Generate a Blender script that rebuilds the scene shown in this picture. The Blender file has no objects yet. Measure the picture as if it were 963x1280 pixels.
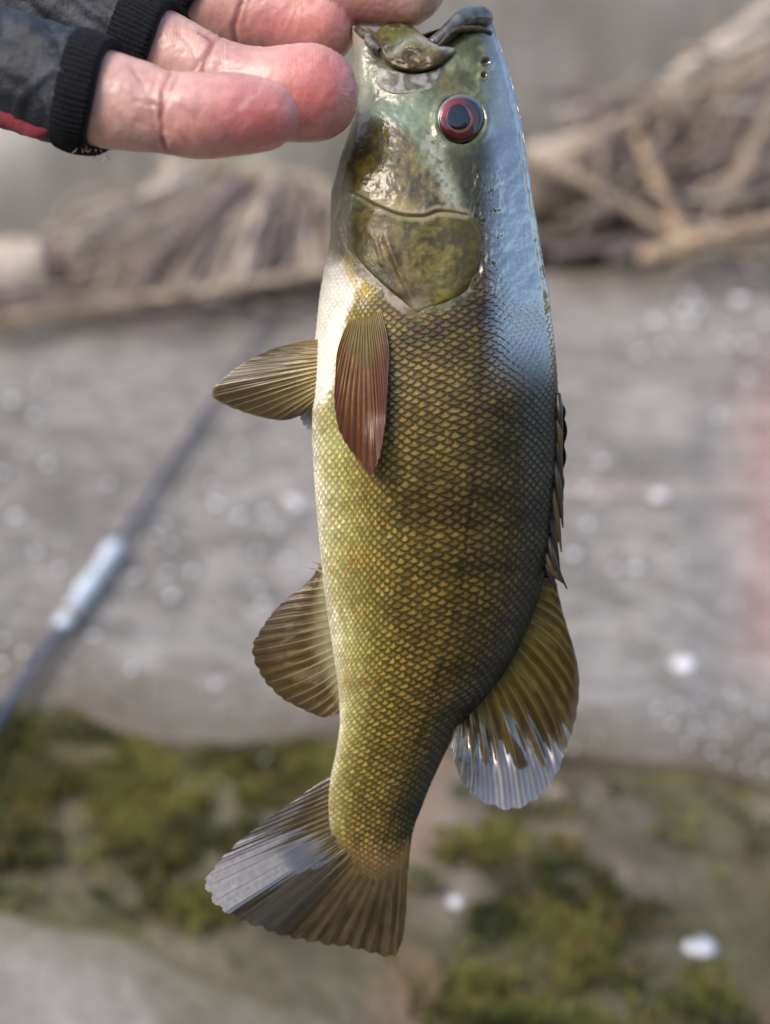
import bpy, math, random
import numpy as np
from mathutils import Vector, Matrix, Quaternion

R = math.radians
scene = bpy.context.scene
col = scene.collection
random.seed(7)

# ------------------------------------------------------------------ camera
FPX = 1584.0                      # focal length in photo pixels (963 x 1280)
PITCH = R(25)
CAM = np.array([0.0, 0.0, 0.55])
FW = np.array([0.0, math.cos(PITCH), -math.sin(PITCH)])
UP = np.array([0.0, math.sin(PITCH), math.cos(PITCH)])
RT = np.array([1.0, 0.0, 0.0])
cam_data = bpy.data.cameras.new('camera')
cam = bpy.data.objects.new('camera', cam_data); col.objects.link(cam)
cam.location = CAM
cam.rotation_euler = (math.pi / 2 - PITCH, 0, 0)
cam_data.sensor_fit = 'VERTICAL'; cam_data.sensor_height = 24.0
cam_data.lens = 24.0 * FPX / 1280
cam_data.clip_start = 0.01; cam_data.clip_end = 500
cam_data.dof.use_dof = True
cam_data.dof.focus_distance = 0.324
cam_data.dof.aperture_fstop = 4.1
scene.camera = cam

# ------------------------------------------------------------------ light
SUN_EL, SUN_AZ = R(50), R(-125)    # azimuth from +Y towards +X
world = bpy.data.worlds.new('World'); scene.world = world; world.use_nodes = True
wn = world.node_tree
sky = wn.nodes.new('ShaderNodeTexSky'); sky.sky_type = 'NISHITA'; sky.sun_disc = False
sky.sun_elevation = SUN_EL; sky.sun_rotation = SUN_AZ
sky.air_density = 1.0; sky.dust_density = 3.0; sky.ozone_density = 1.0
bg = wn.nodes['Background']; bg.inputs['Strength'].default_value = 0.15
wn.links.new(sky.outputs[0], bg.inputs['Color'])
sd = bpy.data.lights.new('sun', 'SUN'); sd.energy = 0.7; sd.angle = R(25); sd.color = (1.0, 0.92, 0.80)
sun = bpy.data.objects.new('sun', sd); col.objects.link(sun)
sdir = Vector((math.sin(SUN_AZ) * math.cos(SUN_EL), math.cos(SUN_AZ) * math.cos(SUN_EL), math.sin(SUN_EL)))
sun.rotation_euler = sdir.to_track_quat('Z', 'Y').to_euler()
sun.location = sdir * 5
scene.view_settings.view_transform = 'Standard'
scene.view_settings.look = 'None'
scene.view_settings.exposure = 1.05
scene.view_settings.gamma = 1.0
scene.cycles.max_bounces = 8

# ------------------------------------------------------------------ maths helpers
def P(px, py, d):
    """world point seen at photo pixel (px, py) at camera depth d (arrays allowed)"""
    px, py, d = np.broadcast_arrays(np.asarray(px, float), np.asarray(py, float), np.asarray(d, float))
    return (CAM + d[..., None] * FW + ((px - 481.5) / FPX * d)[..., None] * RT
            + ((640.0 - py) / FPX * d)[..., None] * UP)
def G(px, py, z=0.0):
    """point of the horizontal plane z under photo pixel (px, py)"""
    dirv = FW + (px - 481.5) / FPX * RT + (640.0 - py) / FPX * UP
    k = (z - CAM[2]) / dirv[2]
    return CAM + dirv * k
def proj(V):
    q = V - CAM
    d = q @ FW
    return 481.5 + FPX * (q @ RT) / d, 640 - FPX * (q @ UP) / d, d
def lin(r, g, b):
    c = np.array([r, g, b], float) / 255
    return np.where(c <= 0.04045, c / 12.92, ((c + 0.055) / 1.055) ** 2.4)
def smooth(a, b, x):
    t = np.clip((x - a) / (b - a), 0, 1)
    return t * t * (3 - 2 * t)
def mix(a, b, w):
    w = np.asarray(w)[..., None] if np.ndim(w) else w
    return a * (1 - w) + b * w
def catmull(pts, n, closed=False):
    p = np.asarray(pts, float)
    if closed:
        p = np.vstack([p[-1], p, p[0], p[1]])
    else:
        p = np.vstack([2 * p[0] - p[1], p, 2 * p[-1] - p[-2]])
    m = len(p) - 3
    seg = np.linalg.norm(p[2:-1] - p[1:-2], axis=1) + 1e-9
    cum = np.concatenate([[0], np.cumsum(seg)])
    u = np.linspace(0, cum[-1], n, endpoint=not closed)
    k = np.clip(np.searchsorted(cum, u, side='right') - 1, 0, m - 1)
    t = ((u - cum[k]) / seg[k])[:, None]
    a, b, c, d = p[k], p[k + 1], p[k + 2], p[k + 3]
    return 0.5 * (2 * b + (c - a) * t + (2 * a - 5 * b + 4 * c - d) * t ** 2 + (3 * b - a - 3 * c + d) * t ** 3)
_tab = np.random.RandomState(11).rand(256, 256)
def vnoise(x, y, seed=0):
    x = np.asarray(x, float) + seed * 17.31; y = np.asarray(y, float) + seed * 9.77
    xi = np.floor(x).astype(int); yi = np.floor(y).astype(int)
    fx = x - xi; fy = y - yi
    fx = fx * fx * (3 - 2 * fx); fy = fy * fy * (3 - 2 * fy)
    g = lambda i, j: _tab[i % 256, j % 256]
    return (g(xi, yi) * (1 - fx) + g(xi + 1, yi) * fx) * (1 - fy) + (g(xi, yi + 1) * (1 - fx) + g(xi + 1, yi + 1) * fx) * fy
def fbm(x, y, seed=0, o=4):
    s = 0; a = 0.5; tot = 0
    for k in range(o):
        s = s + a * vnoise(x * 2 ** k, y * 2 ** k, seed + k); tot += a; a *= 0.5
    return s / tot
def sdf(px, py, poly):
    """signed distance to a closed polygon, negative inside"""
    poly = np.asarray(poly, float)
    d2 = np.full(np.shape(px), 1e18); inside = np.zeros(np.shape(px), bool)
    for i in range(len(poly)):
        ax, ay = poly[i - 1]; bx, by = poly[i]
        ex, ey = bx - ax, by - ay
        t = np.clip(((px - ax) * ex + (py - ay) * ey) / (ex * ex + ey * ey + 1e-12), 0, 1)
        d2 = np.minimum(d2, (px - ax - t * ex) ** 2 + (py - ay - t * ey) ** 2)
        cond = ((ay > py) != (by > py)) & (px < (bx - ax) * (py - ay) / (by - ay + 1e-12) + ax)
        inside ^= cond
    d = np.sqrt(d2)
    return np.where(inside, -d, d)
def dline(px, py, pts):
    pts = np.asarray(pts, float); d2 = np.full(np.shape(px), 1e18)
    for i in range(1, len(pts)):
        ax, ay = pts[i - 1]; bx, by = pts[i]; ex, ey = bx - ax, by - ay
        t = np.clip(((px - ax) * ex + (py - ay) * ey) / (ex * ex + ey * ey + 1e-12), 0, 1)
        d2 = np.minimum(d2, (px - ax - t * ex) ** 2 + (py - ay - t * ey) ** 2)
    return np.sqrt(d2)

# ------------------------------------------------------------------ object helpers
def tag(o, label=None, cat=None, group=None, kind=None):
    if label: o['label'] = label
    if cat: o['category'] = cat
    if group: o['group'] = group
    if kind: o['kind'] = kind
    return o
def empty(name, loc):
    o = bpy.data.objects.new(name, None); col.objects.link(o)
    o.location = tuple(loc); o.empty_display_size = 0.02
    return o
ORG = {}
def org(o):
    v = np.zeros(3)
    while o is not None:
        v = v + np.array(o.location[:]); o = o.parent
    return v
def mesh_obj(name, V, F, mat, parent=None, colr=None, flat=False, loc=None):
    V = np.asarray(V, float).reshape(-1, 3)
    base = org(parent) if parent is not None else np.zeros(3)
    l = np.zeros(3) if loc is None else np.asarray(loc, float)
    me = bpy.data.meshes.new(name)
    F = F.tolist() if isinstance(F, np.ndarray) else F
    me.from_pydata((V - base - l).tolist(), [], F)
    if not flat:
        me.polygons.foreach_set('use_smooth', np.ones(len(me.polygons), bool))
    if colr is not None:
        c = np.ones((len(V), 4)); c[:, :3] = np.clip(np.asarray(colr).reshape(-1, 3), 0, 1)
        a = me.color_attributes.new('pigment', 'FLOAT_COLOR', 'POINT'); a.data.foreach_set('color', c.ravel())
    me.materials.append(mat); me.update()
    o = bpy.data.objects.new(name, me); col.objects.link(o)
    o.location = tuple(l)
    if parent is not None: o.parent = parent
    return o
def set_wet(o, w):
    a = o.data.attributes.new('wet', 'FLOAT', 'POINT'); a.data.foreach_set('value', np.asarray(w, float).ravel())
def gridf(nr, nc, wrap=False):
    i = np.arange(nr - 1)[:, None]; j = np.arange(nc if wrap else nc - 1)[None]
    a = i * nc + j; b = i * nc + (j + 1) % nc
    return np.stack([a, b, b + nc, a + nc], -1).reshape(-1, 4)
def loft(C, rad, side=None, flat=1.0, nseg=20, cap=True, rmod=None):
    """closed tube along C (n,3) with radii rad; 'flat' squashes it along 'side'"""
    C = np.asarray(C, float); n = len(C); rad = np.broadcast_to(np.asarray(rad, float), (n,))
    T = np.gradient(C, axis=0); T /= np.linalg.norm(T, axis=1)[:, None] + 1e-12
    if side is None:
        side = np.array([0, 0, 1.0]) if abs(T[0, 2]) < 0.9 else np.array([1.0, 0, 0])
    S = np.asarray(side, float)[None] - (T @ np.asarray(side, float))[:, None] * T
    S /= np.linalg.norm(S, axis=1)[:, None] + 1e-12
    B = np.cross(T, S)
    a = np.linspace(0, 2 * np.pi, nseg, endpoint=False)
    m = np.ones((n, nseg)) if rmod is None else rmod(np.linspace(0, 1, n)[:, None], a[None])
    V = C[:, None] + rad[:, None, None] * m[..., None] * (np.cos(a)[None, :, None] * S[:, None] * flat + np.sin(a)[None, :, None] * B[:, None])
    V = V.reshape(-1, 3); F = gridf(n, nseg, True).tolist()
    if cap:
        F.append(list(range(nseg))[::-1]); F.append(list(range((n - 1) * nseg, n * nseg)))
    return V, F
def join(parts):
    Vs, Fs, k = [], [], 0
    for V, F in parts:
        Vs.append(V); F = F.tolist() if isinstance(F, np.ndarray) else F
        Fs += [[i + k for i in f] for f in F]; k += len(V)
    return np.vstack(Vs), Fs
def remesh(V, F, voxel, it=4, fac=0.5):
    me = bpy.data.meshes.new('tmp'); me.from_pydata(np.asarray(V).tolist(), [], F)
    o = bpy.data.objects.new('tmp', me); col.objects.link(o)
    m = o.modifiers.new('r', 'REMESH'); m.mode = 'VOXEL'; m.voxel_size = voxel
    s = o.modifiers.new('s', 'SMOOTH'); s.factor = fac; s.iterations = it
    dg = bpy.context.evaluated_depsgraph_get(); dg.update()
    e = o.evaluated_get(dg).to_mesh()
    n = len(e.vertices); W = np.zeros(n * 3); e.vertices.foreach_get('co', W)
    N = np.zeros(n * 3); e.vertices.foreach_get('normal', N)
    F2 = [list(p.vertices) for p in e.polygons]
    o.evaluated_get(dg).to_mesh_clear()
    bpy.data.objects.remove(o); bpy.data.meshes.remove(me)
    return W.reshape(-1, 3), N.reshape(-1, 3), F2

# ------------------------------------------------------------------ materials
def material(name, color=None, attr=False, rough=0.6, spec=0.5, coat=0.0, coat_rough=0.08, coat_ior=1.5,
             noise=0.0, nscale=40.0, bump=0.0, bscale=200.0, bdist=0.001, sss=0.0, sss_r=(1, .35, .2), sss_scale=0.004,
             transl=0.0, metal=0.0, stretch=None, rough_var=0.0, second=None, sheen=0.0, wet=False):
    m = bpy.data.materials.new(name); m.use_nodes = True
    nt = m.node_tree; N = nt.nodes; L = nt.links
    b = N['Principled BSDF']
    b.inputs['Roughness'].default_value = rough; b.inputs['Specular IOR Level'].default_value = spec
    b.inputs['Coat Weight'].default_value = coat; b.inputs['Coat Roughness'].default_value = coat_rough
    b.inputs['Coat IOR'].default_value = coat_ior; b.inputs['Metallic'].default_value = metal
    b.inputs['Sheen Weight'].default_value = sheen
    tc = N.new('ShaderNodeTexCoord'); src = tc.outputs['Object']
    if stretch:
        mp = N.new('ShaderNodeMapping'); mp.inputs['Scale'].default_value = stretch
        L.new(src, mp.inputs[0]); src = mp.outputs[0]
    if attr:
        a = N.new('ShaderNodeVertexColor'); a.layer_name = 'pigment'; c = a.outputs[0]
    else:
        rgb = N.new('ShaderNodeRGB'); rgb.outputs[0].default_value = (*color, 1); c = rgb.outputs[0]
    if noise > 0 or rough_var > 0:
        t = N.new('ShaderNodeTexNoise'); t.inputs['Scale'].default_value = nscale; t.inputs['Detail'].default_value = 5
        t.inputs['Roughness'].default_value = 0.65; L.new(src, t.inputs['Vector'])
    if noise > 0:
        if second is not None:
            x = N.new('ShaderNodeMix'); x.data_type = 'RGBA'
            rp = N.new('ShaderNodeMapRange'); rp.inputs[1].default_value = 0.38; rp.inputs[2].default_value = 0.66
            L.new(t.outputs[0], rp.inputs[0]); L.new(rp.outputs[0], x.inputs[0])
            L.new(c, x.inputs[6]); x.inputs[7].default_value = (*second, 1); c = x.outputs[2]
        r = N.new('ShaderNodeMapRange'); r.inputs[1].default_value = 0.25; r.inputs[2].default_value = 0.75
        r.inputs[3].default_value = 1 - noise; r.inputs[4].default_value = 1 + noise
        L.new(t.outputs[0], r.inputs[0])
        x = N.new('ShaderNodeVectorMath'); x.operation = 'SCALE'; L.new(c, x.inputs[0]); L.new(r.outputs[0], x.inputs['Scale']); c = x.outputs[0]
    if rough_var > 0:
        r2 = N.new('ShaderNodeMapRange'); r2.inputs[1].default_value = 0.3; r2.inputs[2].default_value = 0.7
        r2.inputs[3].default_value = max(0.02, rough - rough_var); r2.inputs[4].default_value = rough + rough_var
        L.new(t.outputs[0], r2.inputs[0]); L.new(r2.outputs[0], b.inputs['Roughness'])
    L.new(c, b.inputs['Base Color'])
    if bump > 0:
        t2 = N.new('ShaderNodeTexNoise'); t2.inputs['Scale'].default_value = bscale; t2.inputs['Detail'].default_value = 4
        L.new(src, t2.inputs['Vector'])
        bp = N.new('ShaderNodeBump'); bp.inputs['Strength'].default_value = bump; bp.inputs['Distance'].default_value = bdist
        L.new(t2.outputs[0], bp.inputs['Height']); L.new(bp.outputs[0], b.inputs['Normal'])
        if coat > 0: L.new(bp.outputs[0], b.inputs['Coat Normal'])
    if wet:
        wa = N.new('ShaderNodeAttribute'); wa.attribute_name = 'wet'; L.new(wa.outputs['Fac'], b.inputs['Coat Weight'])
    if sss > 0:
        b.inputs['Subsurface Weight'].default_value = sss; b.inputs['Subsurface Radius'].default_value = sss_r
        b.inputs['Subsurface Scale'].default_value = sss_scale
    if transl > 0:
        tr = N.new('ShaderNodeBsdfTranslucent'); L.new(c, tr.inputs[0])
        ms = N.new('ShaderNodeMixShader'); ms.inputs[0].default_value = transl
        L.new(b.outputs[0], ms.inputs[1]); L.new(tr.outputs[0], ms.inputs[2])
        L.new(ms.outputs[0], N['Material Output'].inputs['Surface'])
    return m

M = {}
M['slab'] = material('slab_concrete', attr=True, rough=0.75, noise=0.28, nscale=75, bump=0.7, bscale=160, bdist=0.004, rough_var=0.15)
M['soil'] = material('silty_soil', attr=True, rough=0.85, noise=0.3, nscale=60, bump=0.8, bscale=120, bdist=0.006)
M['ground'] = material('bank_earth', color=lin(105, 98, 86), rough=0.9, noise=0.25, nscale=3, bump=0.6, bscale=8, bdist=0.05)
M['wall'] = material('wall_concrete', attr=True, rough=0.85, noise=0.12, nscale=14, bump=0.5, bscale=60, bdist=0.004)
M['moss'] = material('moss', attr=True, rough=0.8, transl=0.25)
M['chip'] = material('pale_stone', color=lin(226, 227, 231), rough=0.35, noise=0.1, nscale=60)
M['grit'] = material('grit', attr=True, rough=0.6)
M['drift'] = material('weathered_driftwood', color=lin(150, 136, 122), rough=0.8, noise=0.35, nscale=30, bump=0.6, bscale=60, bdist=0.004, stretch=(1, 1, 1))
M['driftdark'] = material('dark_driftwood', color=lin(112, 101, 90), rough=0.85, noise=0.35, nscale=18, bump=0.7, bscale=40, bdist=0.008)
M['tan'] = material('tan_stem', color=lin(172, 155, 134), rough=0.7, noise=0.25, nscale=25, bump=0.3, bscale=80, bdist=0.002)
M['pale'] = material('bleached_stem', color=lin(190, 178, 164), rough=0.7, noise=0.2, nscale=25, bump=0.3, bscale=80, bdist=0.002)
M['ochre'] = material('ochre_bark', color=lin(178, 154, 126), rough=0.75, noise=0.3, nscale=25, bump=0.5, bscale=60, bdist=0.003)
M['mauve'] = material('grey_brown_stick', color=lin(128, 114, 112), rough=0.75, noise=0.3, nscale=25, bump=0.4, bscale=60, bdist=0.003)
M['leaf'] = material('green_leaf', color=lin(120, 160, 70), rough=0.5, noise=0.2, nscale=50, transl=0.3)

# ------------------------------------------------------------------ setting: ground, slab, wall
XW = 4.0
def ground_grid(name, xs, ynear, yfar, nx, ny, z0, amp, mat, paint, freq=6.0, skirt=0.0):
    x = np.linspace(xs[0], xs[1], nx)[:, None]; t = np.linspace(0, 1, ny)[None] ** 1.6
    a = ynear(x); b = yfar(x)
    y = a + (b - a) * t; x = x + 0 * t
    z = z0 + amp * (fbm(x * freq, y * freq, 3) - 0.5)
    V = np.stack([x, y, z], -1)
    if skirt > 0:
        edge = V[:, :1].copy(); low = edge.copy(); low[..., 2] -= skirt; low[..., 1] += 0.004
        e1 = edge.copy(); e1[..., 1] += -0.004; e1[..., 2] -= 0.006
        V = np.concatenate([low, e1, V], 1); ny += 2
    Cc = paint(V[..., 0], V[..., 1])
    return tag(mesh_obj(name, V, gridf(nx, ny)[:, ::-1], mat, colr=Cc), kind='structure')
def line2(p, q):
    k = (q[1] - p[1]) / (q[0] - p[0])
    return lambda x: p[1] + k * (x - p[0])
wall_base = line2(G(0, 318), G(963, 262))
slab_front = line2(G(0, 880), G(963, 968))
soil_front = line2(G(0, 1120), G(520, 1300))
def wob(f, a, s):
    return lambda x: f(x) + a * (fbm(x * 9 + 5, x * 0 + s, s) - 0.5) * 2

gv = np.array([[-120, -60, -0.06], [120, -60, -0.06], [120, 200, -0.06], [-120, 200, -0.06]], float)
tag(mesh_obj('ground', gv, [[0, 1, 2, 3]], M['ground']), kind='structure')

def px_of(x, y, z=0.0):
    V = np.stack([x, y, np.full_like(x, z)], -1)
    ok = (V - CAM) @ FW > 0.05
    q = np.where(ok[..., None], V, CAM + FW)
    return (*proj(q)[:2], ok)
def paint_slab(x, y):
    px, py, _ = px_of(x, y)
    n1 = fbm(x * 5, y * 5, 1); n2 = fbm(x * 22, y * 22, 2); n3 = fbm(x * 1.6, y * 1.6, 5)
    n4 = fbm(x * 90, y * 90, 8)
    base = mix(lin(104, 100, 94), lin(160, 155, 149), smooth(0.30, 0.70, 0.18 * n1 + 0.28 * n2 + .54 * n4))
    base = mix(base, lin(92, 89, 86), .3 * smooth(.54, .68, fbm(x * 11, y * 16, 15)))
    base = mix(base, lin(170, 166, 160), 0.3 * smooth(0.5, 0.75, n3))
    edge = y - slab_front(x)                                    # mud washed over the slab's front edge
    base = mix(base, lin(98, 90, 76), (0.85 * smooth(0.13, 0.0, edge + 0.10 * (n2 - 0.5))))
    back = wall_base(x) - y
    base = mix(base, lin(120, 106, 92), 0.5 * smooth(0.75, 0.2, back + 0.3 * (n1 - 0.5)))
    finger_blur = smooth(890, 1000, px) * smooth(380, 560, py) * smooth(900, 760, py)   # pink blur of a finger over the lens, painted into the slab
    base = mix(base, lin(192, 126, 124), 0.42 * finger_blur * (0.6 + 0.8 * n2))
    dark_streak = np.exp(-((px - 880 - 30 * (n1 - .5)) / 16) ** 2) * smooth(940, 860, py) * smooth(470, 560, py)  # faint darker streak on the slab at the right
    base = mix(base, lin(104, 102, 106), 0.55 * dark_streak)
    band = np.exp(-((y - 1.24 - 0.02 * (n2 - .5)) / 0.02) ** 2) * smooth(0.12, 0.2, x)
    base = mix(base, lin(190, 176, 168), 0.4 * band)
    return base
ground_grid('concrete_slab', (-XW, XW), wob(slab_front, 0.035, 4), lambda x: wall_base(x) + 0.02, 520, 340, 0.0, 0.012, M['slab'], paint_slab, 5, skirt=0.03)
def paint_soil(x, y):
    n1 = fbm(x * 12, y * 12, 6); n2 = fbm(x * 40, y * 40, 7)
    base = mix(lin(86, 78, 64), lin(134, 123, 108), smooth(0.3, 0.7, 0.5 * n1 + 0.5 * n2))
    base = mix(base, lin(84, 82, 42), 0.75 * smooth(0.36, 0.60, fbm(x * 9, y * 9, 9)))
    px, py, _ = px_of(x, y)
    base = mix(base, lin(92, 90, 52), .38 * smooth(520, 250, px) * smooth(900, 980, py) * (.5 + n2))
    return mix(base, lin(150, 112, 84), 0.35 * smooth(0.62, 0.75, n1))
ground_grid('mossy_soil', (-1.6, 1.6), lambda x: soil_front(x) - 0.25, lambda x: slab_front(x) + 0.06, 320, 160, -0.012, 0.02, M['soil'], paint_soil, 14)
def paint_front(x, y):
    n1 = fbm(x * 9, y * 9, 12); n2 = fbm(x * 50, y * 50, 13)
    base = mix(lin(118, 110, 100), lin(152, 145, 138), smooth(0.3, 0.7, 0.5 * n1 + 0.5 * n2))
    e = soil_front(x) - y
    return mix(base, lin(100, 94, 70), 0.8 * smooth(0.06, 0.0, e + 0.05 * (n1 - .5)))
o = ground_grid('front_slab', (-1.6, 1.6), lambda x: x * 0 - 0.6, wob(soil_front, 0.02, 8), 200, 120, -0.006, 0.01, M['slab'], paint_front, 6)

# unseen dark bank added behind the camera to block sky reflections on the fish
def build_sky_blocker():
    na, nr = 90, 26
    a = np.linspace(R(108), R(262), na)[:, None]; t = np.linspace(0, 1, nr)[None]
    rr = 3.6 + 4.0 * t + .5 * (fbm(a * 6, t * 5, 32) - .5) + 0 * a
    z = -.05 + (4.1 * smooth(0, .75, t) + .5 * (fbm(a * 9, t * 9, 33) - .5) * smooth(0, .2, t)) * smooth(R(108), R(122), a) * smooth(R(262), R(246), a)
    V = np.stack([rr * np.sin(a), rr * np.cos(a), z], -1)
    n = fbm(a * 14, t * 12, 34)
    c = mix(lin(52, 54, 36), lin(88, 84, 62), smooth(.3, .7, n))
    tag(mesh_obj('sky_blocking_bank', V, gridf(na, nr), M['soil'], colr=c), kind='structure')
build_sky_blocker()

# concrete wall along the back: a thick body with a face of cast boards' streaks
def build_wall():
    root = empty('concrete_wall', (0, wall_base(0.0), 0))
    tag(root, 'stained grey concrete wall standing behind the driftwood', 'wall')
    nx, nz = 260, 120
    x = np.linspace(-XW, XW, nx)[:, None] + np.zeros((1, nz)); z = np.linspace(-0.1, 1.5, nz)[None] + 0 * x
    y = wall_base(x) + 0.02 * z + 0.02 * (fbm(x * 3, z * 3, 21) - 0.5) + 0.006 * (vnoise(x * 5.5, z * 0.4, 30) - .5)
    n1 = fbm(x * 4, z * 4, 22); st = fbm(x * 14, z * 1.5, 23); n2 = fbm(x * 1.2, z * 1.2, 24)
    c = mix(lin(178, 172, 160), lin(230, 223, 212), smooth(0.38, 0.62, 0.45 * n1 + 0.55 * st))
    c = mix(c, lin(136, 130, 120), 0.6 * smooth(0.5, 0.7, n2))
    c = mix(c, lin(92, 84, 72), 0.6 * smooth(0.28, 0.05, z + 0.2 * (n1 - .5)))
    c = mix(c, lin(146, 146, 128), 0.4 * smooth(0.55, 0.75, fbm(x * 2.3, z * 2.3, 26)))
    V = np.stack([x, y, z], -1)
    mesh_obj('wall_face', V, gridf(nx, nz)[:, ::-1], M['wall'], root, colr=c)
    x2 = np.array([-XW, XW]); b = wall_base(x2)
    bx = [[x2[0], b[0] + .05, -.1], [x2[1], b[1] + .05, -.1], [x2[1], b[1] + .45, -.1], [x2[0], b[0] + .45, -.1],
          [x2[0], b[0] + .05, 1.497], [x2[1], b[1] + .05, 1.497], [x2[1], b[1] + .45, 1.497], [x2[0], b[0] + .45, 1.497]]
    mesh_obj('wall_core', np.array(bx), [[3, 2, 1, 0], [4, 5, 6, 7], [0, 1, 5, 4], [1, 2, 6, 5], [2, 3, 7, 6], [3, 0, 4, 7]], M['wall'], root,
             colr=np.tile(lin(140, 130, 116), (8, 1)), flat=True)
build_wall()

# moss: countless small tufts in the gap between the slabs and low on the slab's edge
def build_moss():
    rs = np.random.RandomState(5)
    V, F, Cc = [], [], []; k = 0
    n = 0
    while n < 8000:
        px, py = rs.uniform(-120, 1080), rs.uniform(880, 1330)
        left = 1.5 * smooth(-70, 60, py - (915 + 0.05 * px)) * smooth(1150, 1050, py - 0.10 * px) * smooth(520, 280, px)
        right = .42 * smooth(930, 1080, py - 0.02 * px) * smooth(470, 590, px) * (0.25 + 0.75 * smooth(960, 760, px))
        p = G(px, py, -0.010)
        dens = max(left * 1.0, right * 0.75) * smooth(0.30, 0.70, fbm(p[0] * 30, p[1] * 30, 40))
        if rs.rand() > dens: continue
        n += 1
        hgt = rs.uniform(0.003, 0.008)
        g = fbm(p[0] * 22, p[1] * 22, 44)
        base = mix(lin(66, 72, 34), lin(126, 126, 58), float(smooth(0.3, 0.7, g))) * rs.uniform(0.7, 1.25)
        if rs.rand() < 0.12: base = lin(130, 104, 66)
        for q in range(4):
            a = rs.uniform(0, 6.28); w = hgt * 0.32
            d = np.array([math.cos(a), math.sin(a), 0]); e = np.array([-d[1], d[0], 0])
            z0 = p + d * rs.uniform(0, .004)
            V += [z0 - e * w, z0 + e * w, z0 + d * hgt * .6 + np.array([0, 0, hgt * rs.uniform(.6, 1.1)])]
            F.append([k, k + 1, k + 2]); k += 3
            Cc += [base * .8, base * .8, base * 1.15]
    tag(mesh_obj('moss', np.array(V), F, M['moss'], colr=np.array(Cc), flat=True),
        'yellow green moss growing in the gap in front of the grey slab', 'moss', kind='stuff')
build_moss()

def pebble(rs, r, flat=0.55, n=10):
    th = np.linspace(0, np.pi, 7)[:, None]; ph = np.linspace(0, 2 * np.pi, n, endpoint=False)[None]
    j = rs.uniform(0.8, 1.2, (7, n)); j[0] = 1; j[-1] = 1
    sx, sy = rs.uniform(.8, 1.25), rs.uniform(.8, 1.25)
    V = np.stack([np.sin(th) * np.cos(ph) * j * sx, np.sin(th) * np.sin(ph) * j * sy, np.cos(th) * flat + 0 * ph], -1) * r
    return V.reshape(-1, 3), gridf(7, n, True)[:, ::-1]
def build_chips():
    rs = np.random.RandomState(12)
    # the places where the photograph shows bright discs of blurred flecks
    spots = [(780, 415), (800, 440), (830, 432), (850, 350), (865, 370), (862, 400), (885, 335), (900, 405), (925, 375), (935, 430), (945, 345),
             (820, 400), (875, 385), (895, 330), (958, 400), (910, 430), (855, 385), (838, 372), (905, 348),
             (28, 563), (60, 580), (2, 590), (135, 605), (187, 625), (265, 607), (270, 630), (240, 640), (330, 640), (365, 625), (372, 632), (300, 645),
             (165, 662), (195, 670), (205, 655), (215, 680), (335, 640), (345, 660), (320, 690), (360, 700), (240, 715), (170, 720), (210, 715), (323, 735),
             (330, 755), (215, 745), (118, 795), (165, 837), (270, 855), (5, 800), (3, 830), (30, 815), (20, 645), (45, 690), (75, 712), (140, 712),
             (720, 545), (752, 577), (825, 620), (718, 693), (768, 712), (795, 710), (856, 830), (748, 922), (730, 612), (900, 520), (935, 470), (735, 655),
             (850, 695), (822, 885), (840, 905), (860, 890), (870, 910), (895, 900), (905, 925), (930, 905), (940, 940), (890, 940), (880, 870), (920, 880),
             (950, 890), (935, 960), (905, 955), (860, 930), (845, 880), (915, 865), (955, 925), (960, 960), (30, 420), (50, 480), (45, 520), (310, 520), (300, 560), (15, 500)]
    for i, (px, py) in enumerate(spots):
        big = (px, py) in ((856, 830), (365, 625), (865, 370), (372, 632), (925, 375), (825, 620))
        z = 0.004
        p = G(px, py, z)
        dist = np.linalg.norm(p - CAM)
        r = dist * rs.uniform(3.6, 6.5) / FPX * (1.9 if big else 1.0)
        if py > 860: r *= .62
        V, F = pebble(rs, r)
        if big:
            lab = {(856, 830): 'single large pale stone chip right of the dorsal fin', (365, 625): 'large pale stone chip touching the slab just left of the belly',
                   (372, 632): 'pale stone chip right beside the large one left of the belly', (865, 370): 'largest pale stone chip in the upper right cluster',
                   (925, 375): 'large pale stone chip at the right end of the upper right cluster', (825, 620): 'long pale stone chip alone on the slab right of the back'}[(px, py)]; grp = None
        elif py > 860: lab, grp = 'small pale chip in the dense patch beside the lower dorsal fin', 'stone chips beside the dorsal fin'
        elif px > 600 and py < 480: lab, grp = 'small pale chip in the upper right cluster on the slab', 'stone chips at the upper right'
        elif px > 600: lab, grp = 'small pale chip scattered on the slab right of the fish', 'stone chips right of the fish'
        elif px < 160: lab, grp = 'small pale chip on the slab near or left of the fishing rod', 'stone chips by the fishing rod'
        else: lab, grp = 'small pale chip on the slab between rod and fish', 'stone chips between rod and fish'
        c = tag(mesh_obj('stone_chip', V + p, F, M['chip'], loc=p), lab, 'stone', grp)
    for (px, py, rr, lab) in ((875, 1186, 17, 'largest white pebble, lying in the moss at lower right'), (197, 1052, 12, 'white pebble in the moss left of the tail fin'),
                              (570, 1128, 9, 'small white pebble in the moss just right of the tail fin'), (335, 950, 10, 'pale pebble at the slab edge below the anal fin'),
                              (695, 990, 8, 'pinkish pebble beside the lower tip of the dorsal fin')):
        p = G(px, py, -0.012); dist = np.linalg.norm(p - CAM)
        V, F = pebble(rs, dist * rr / FPX, 0.6, 14)
        tag(mesh_obj('pebble', V + p, F, M['chip'] if rr != 8 else M['tan'], loc=p), lab, 'pebble')
build_chips()
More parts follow.
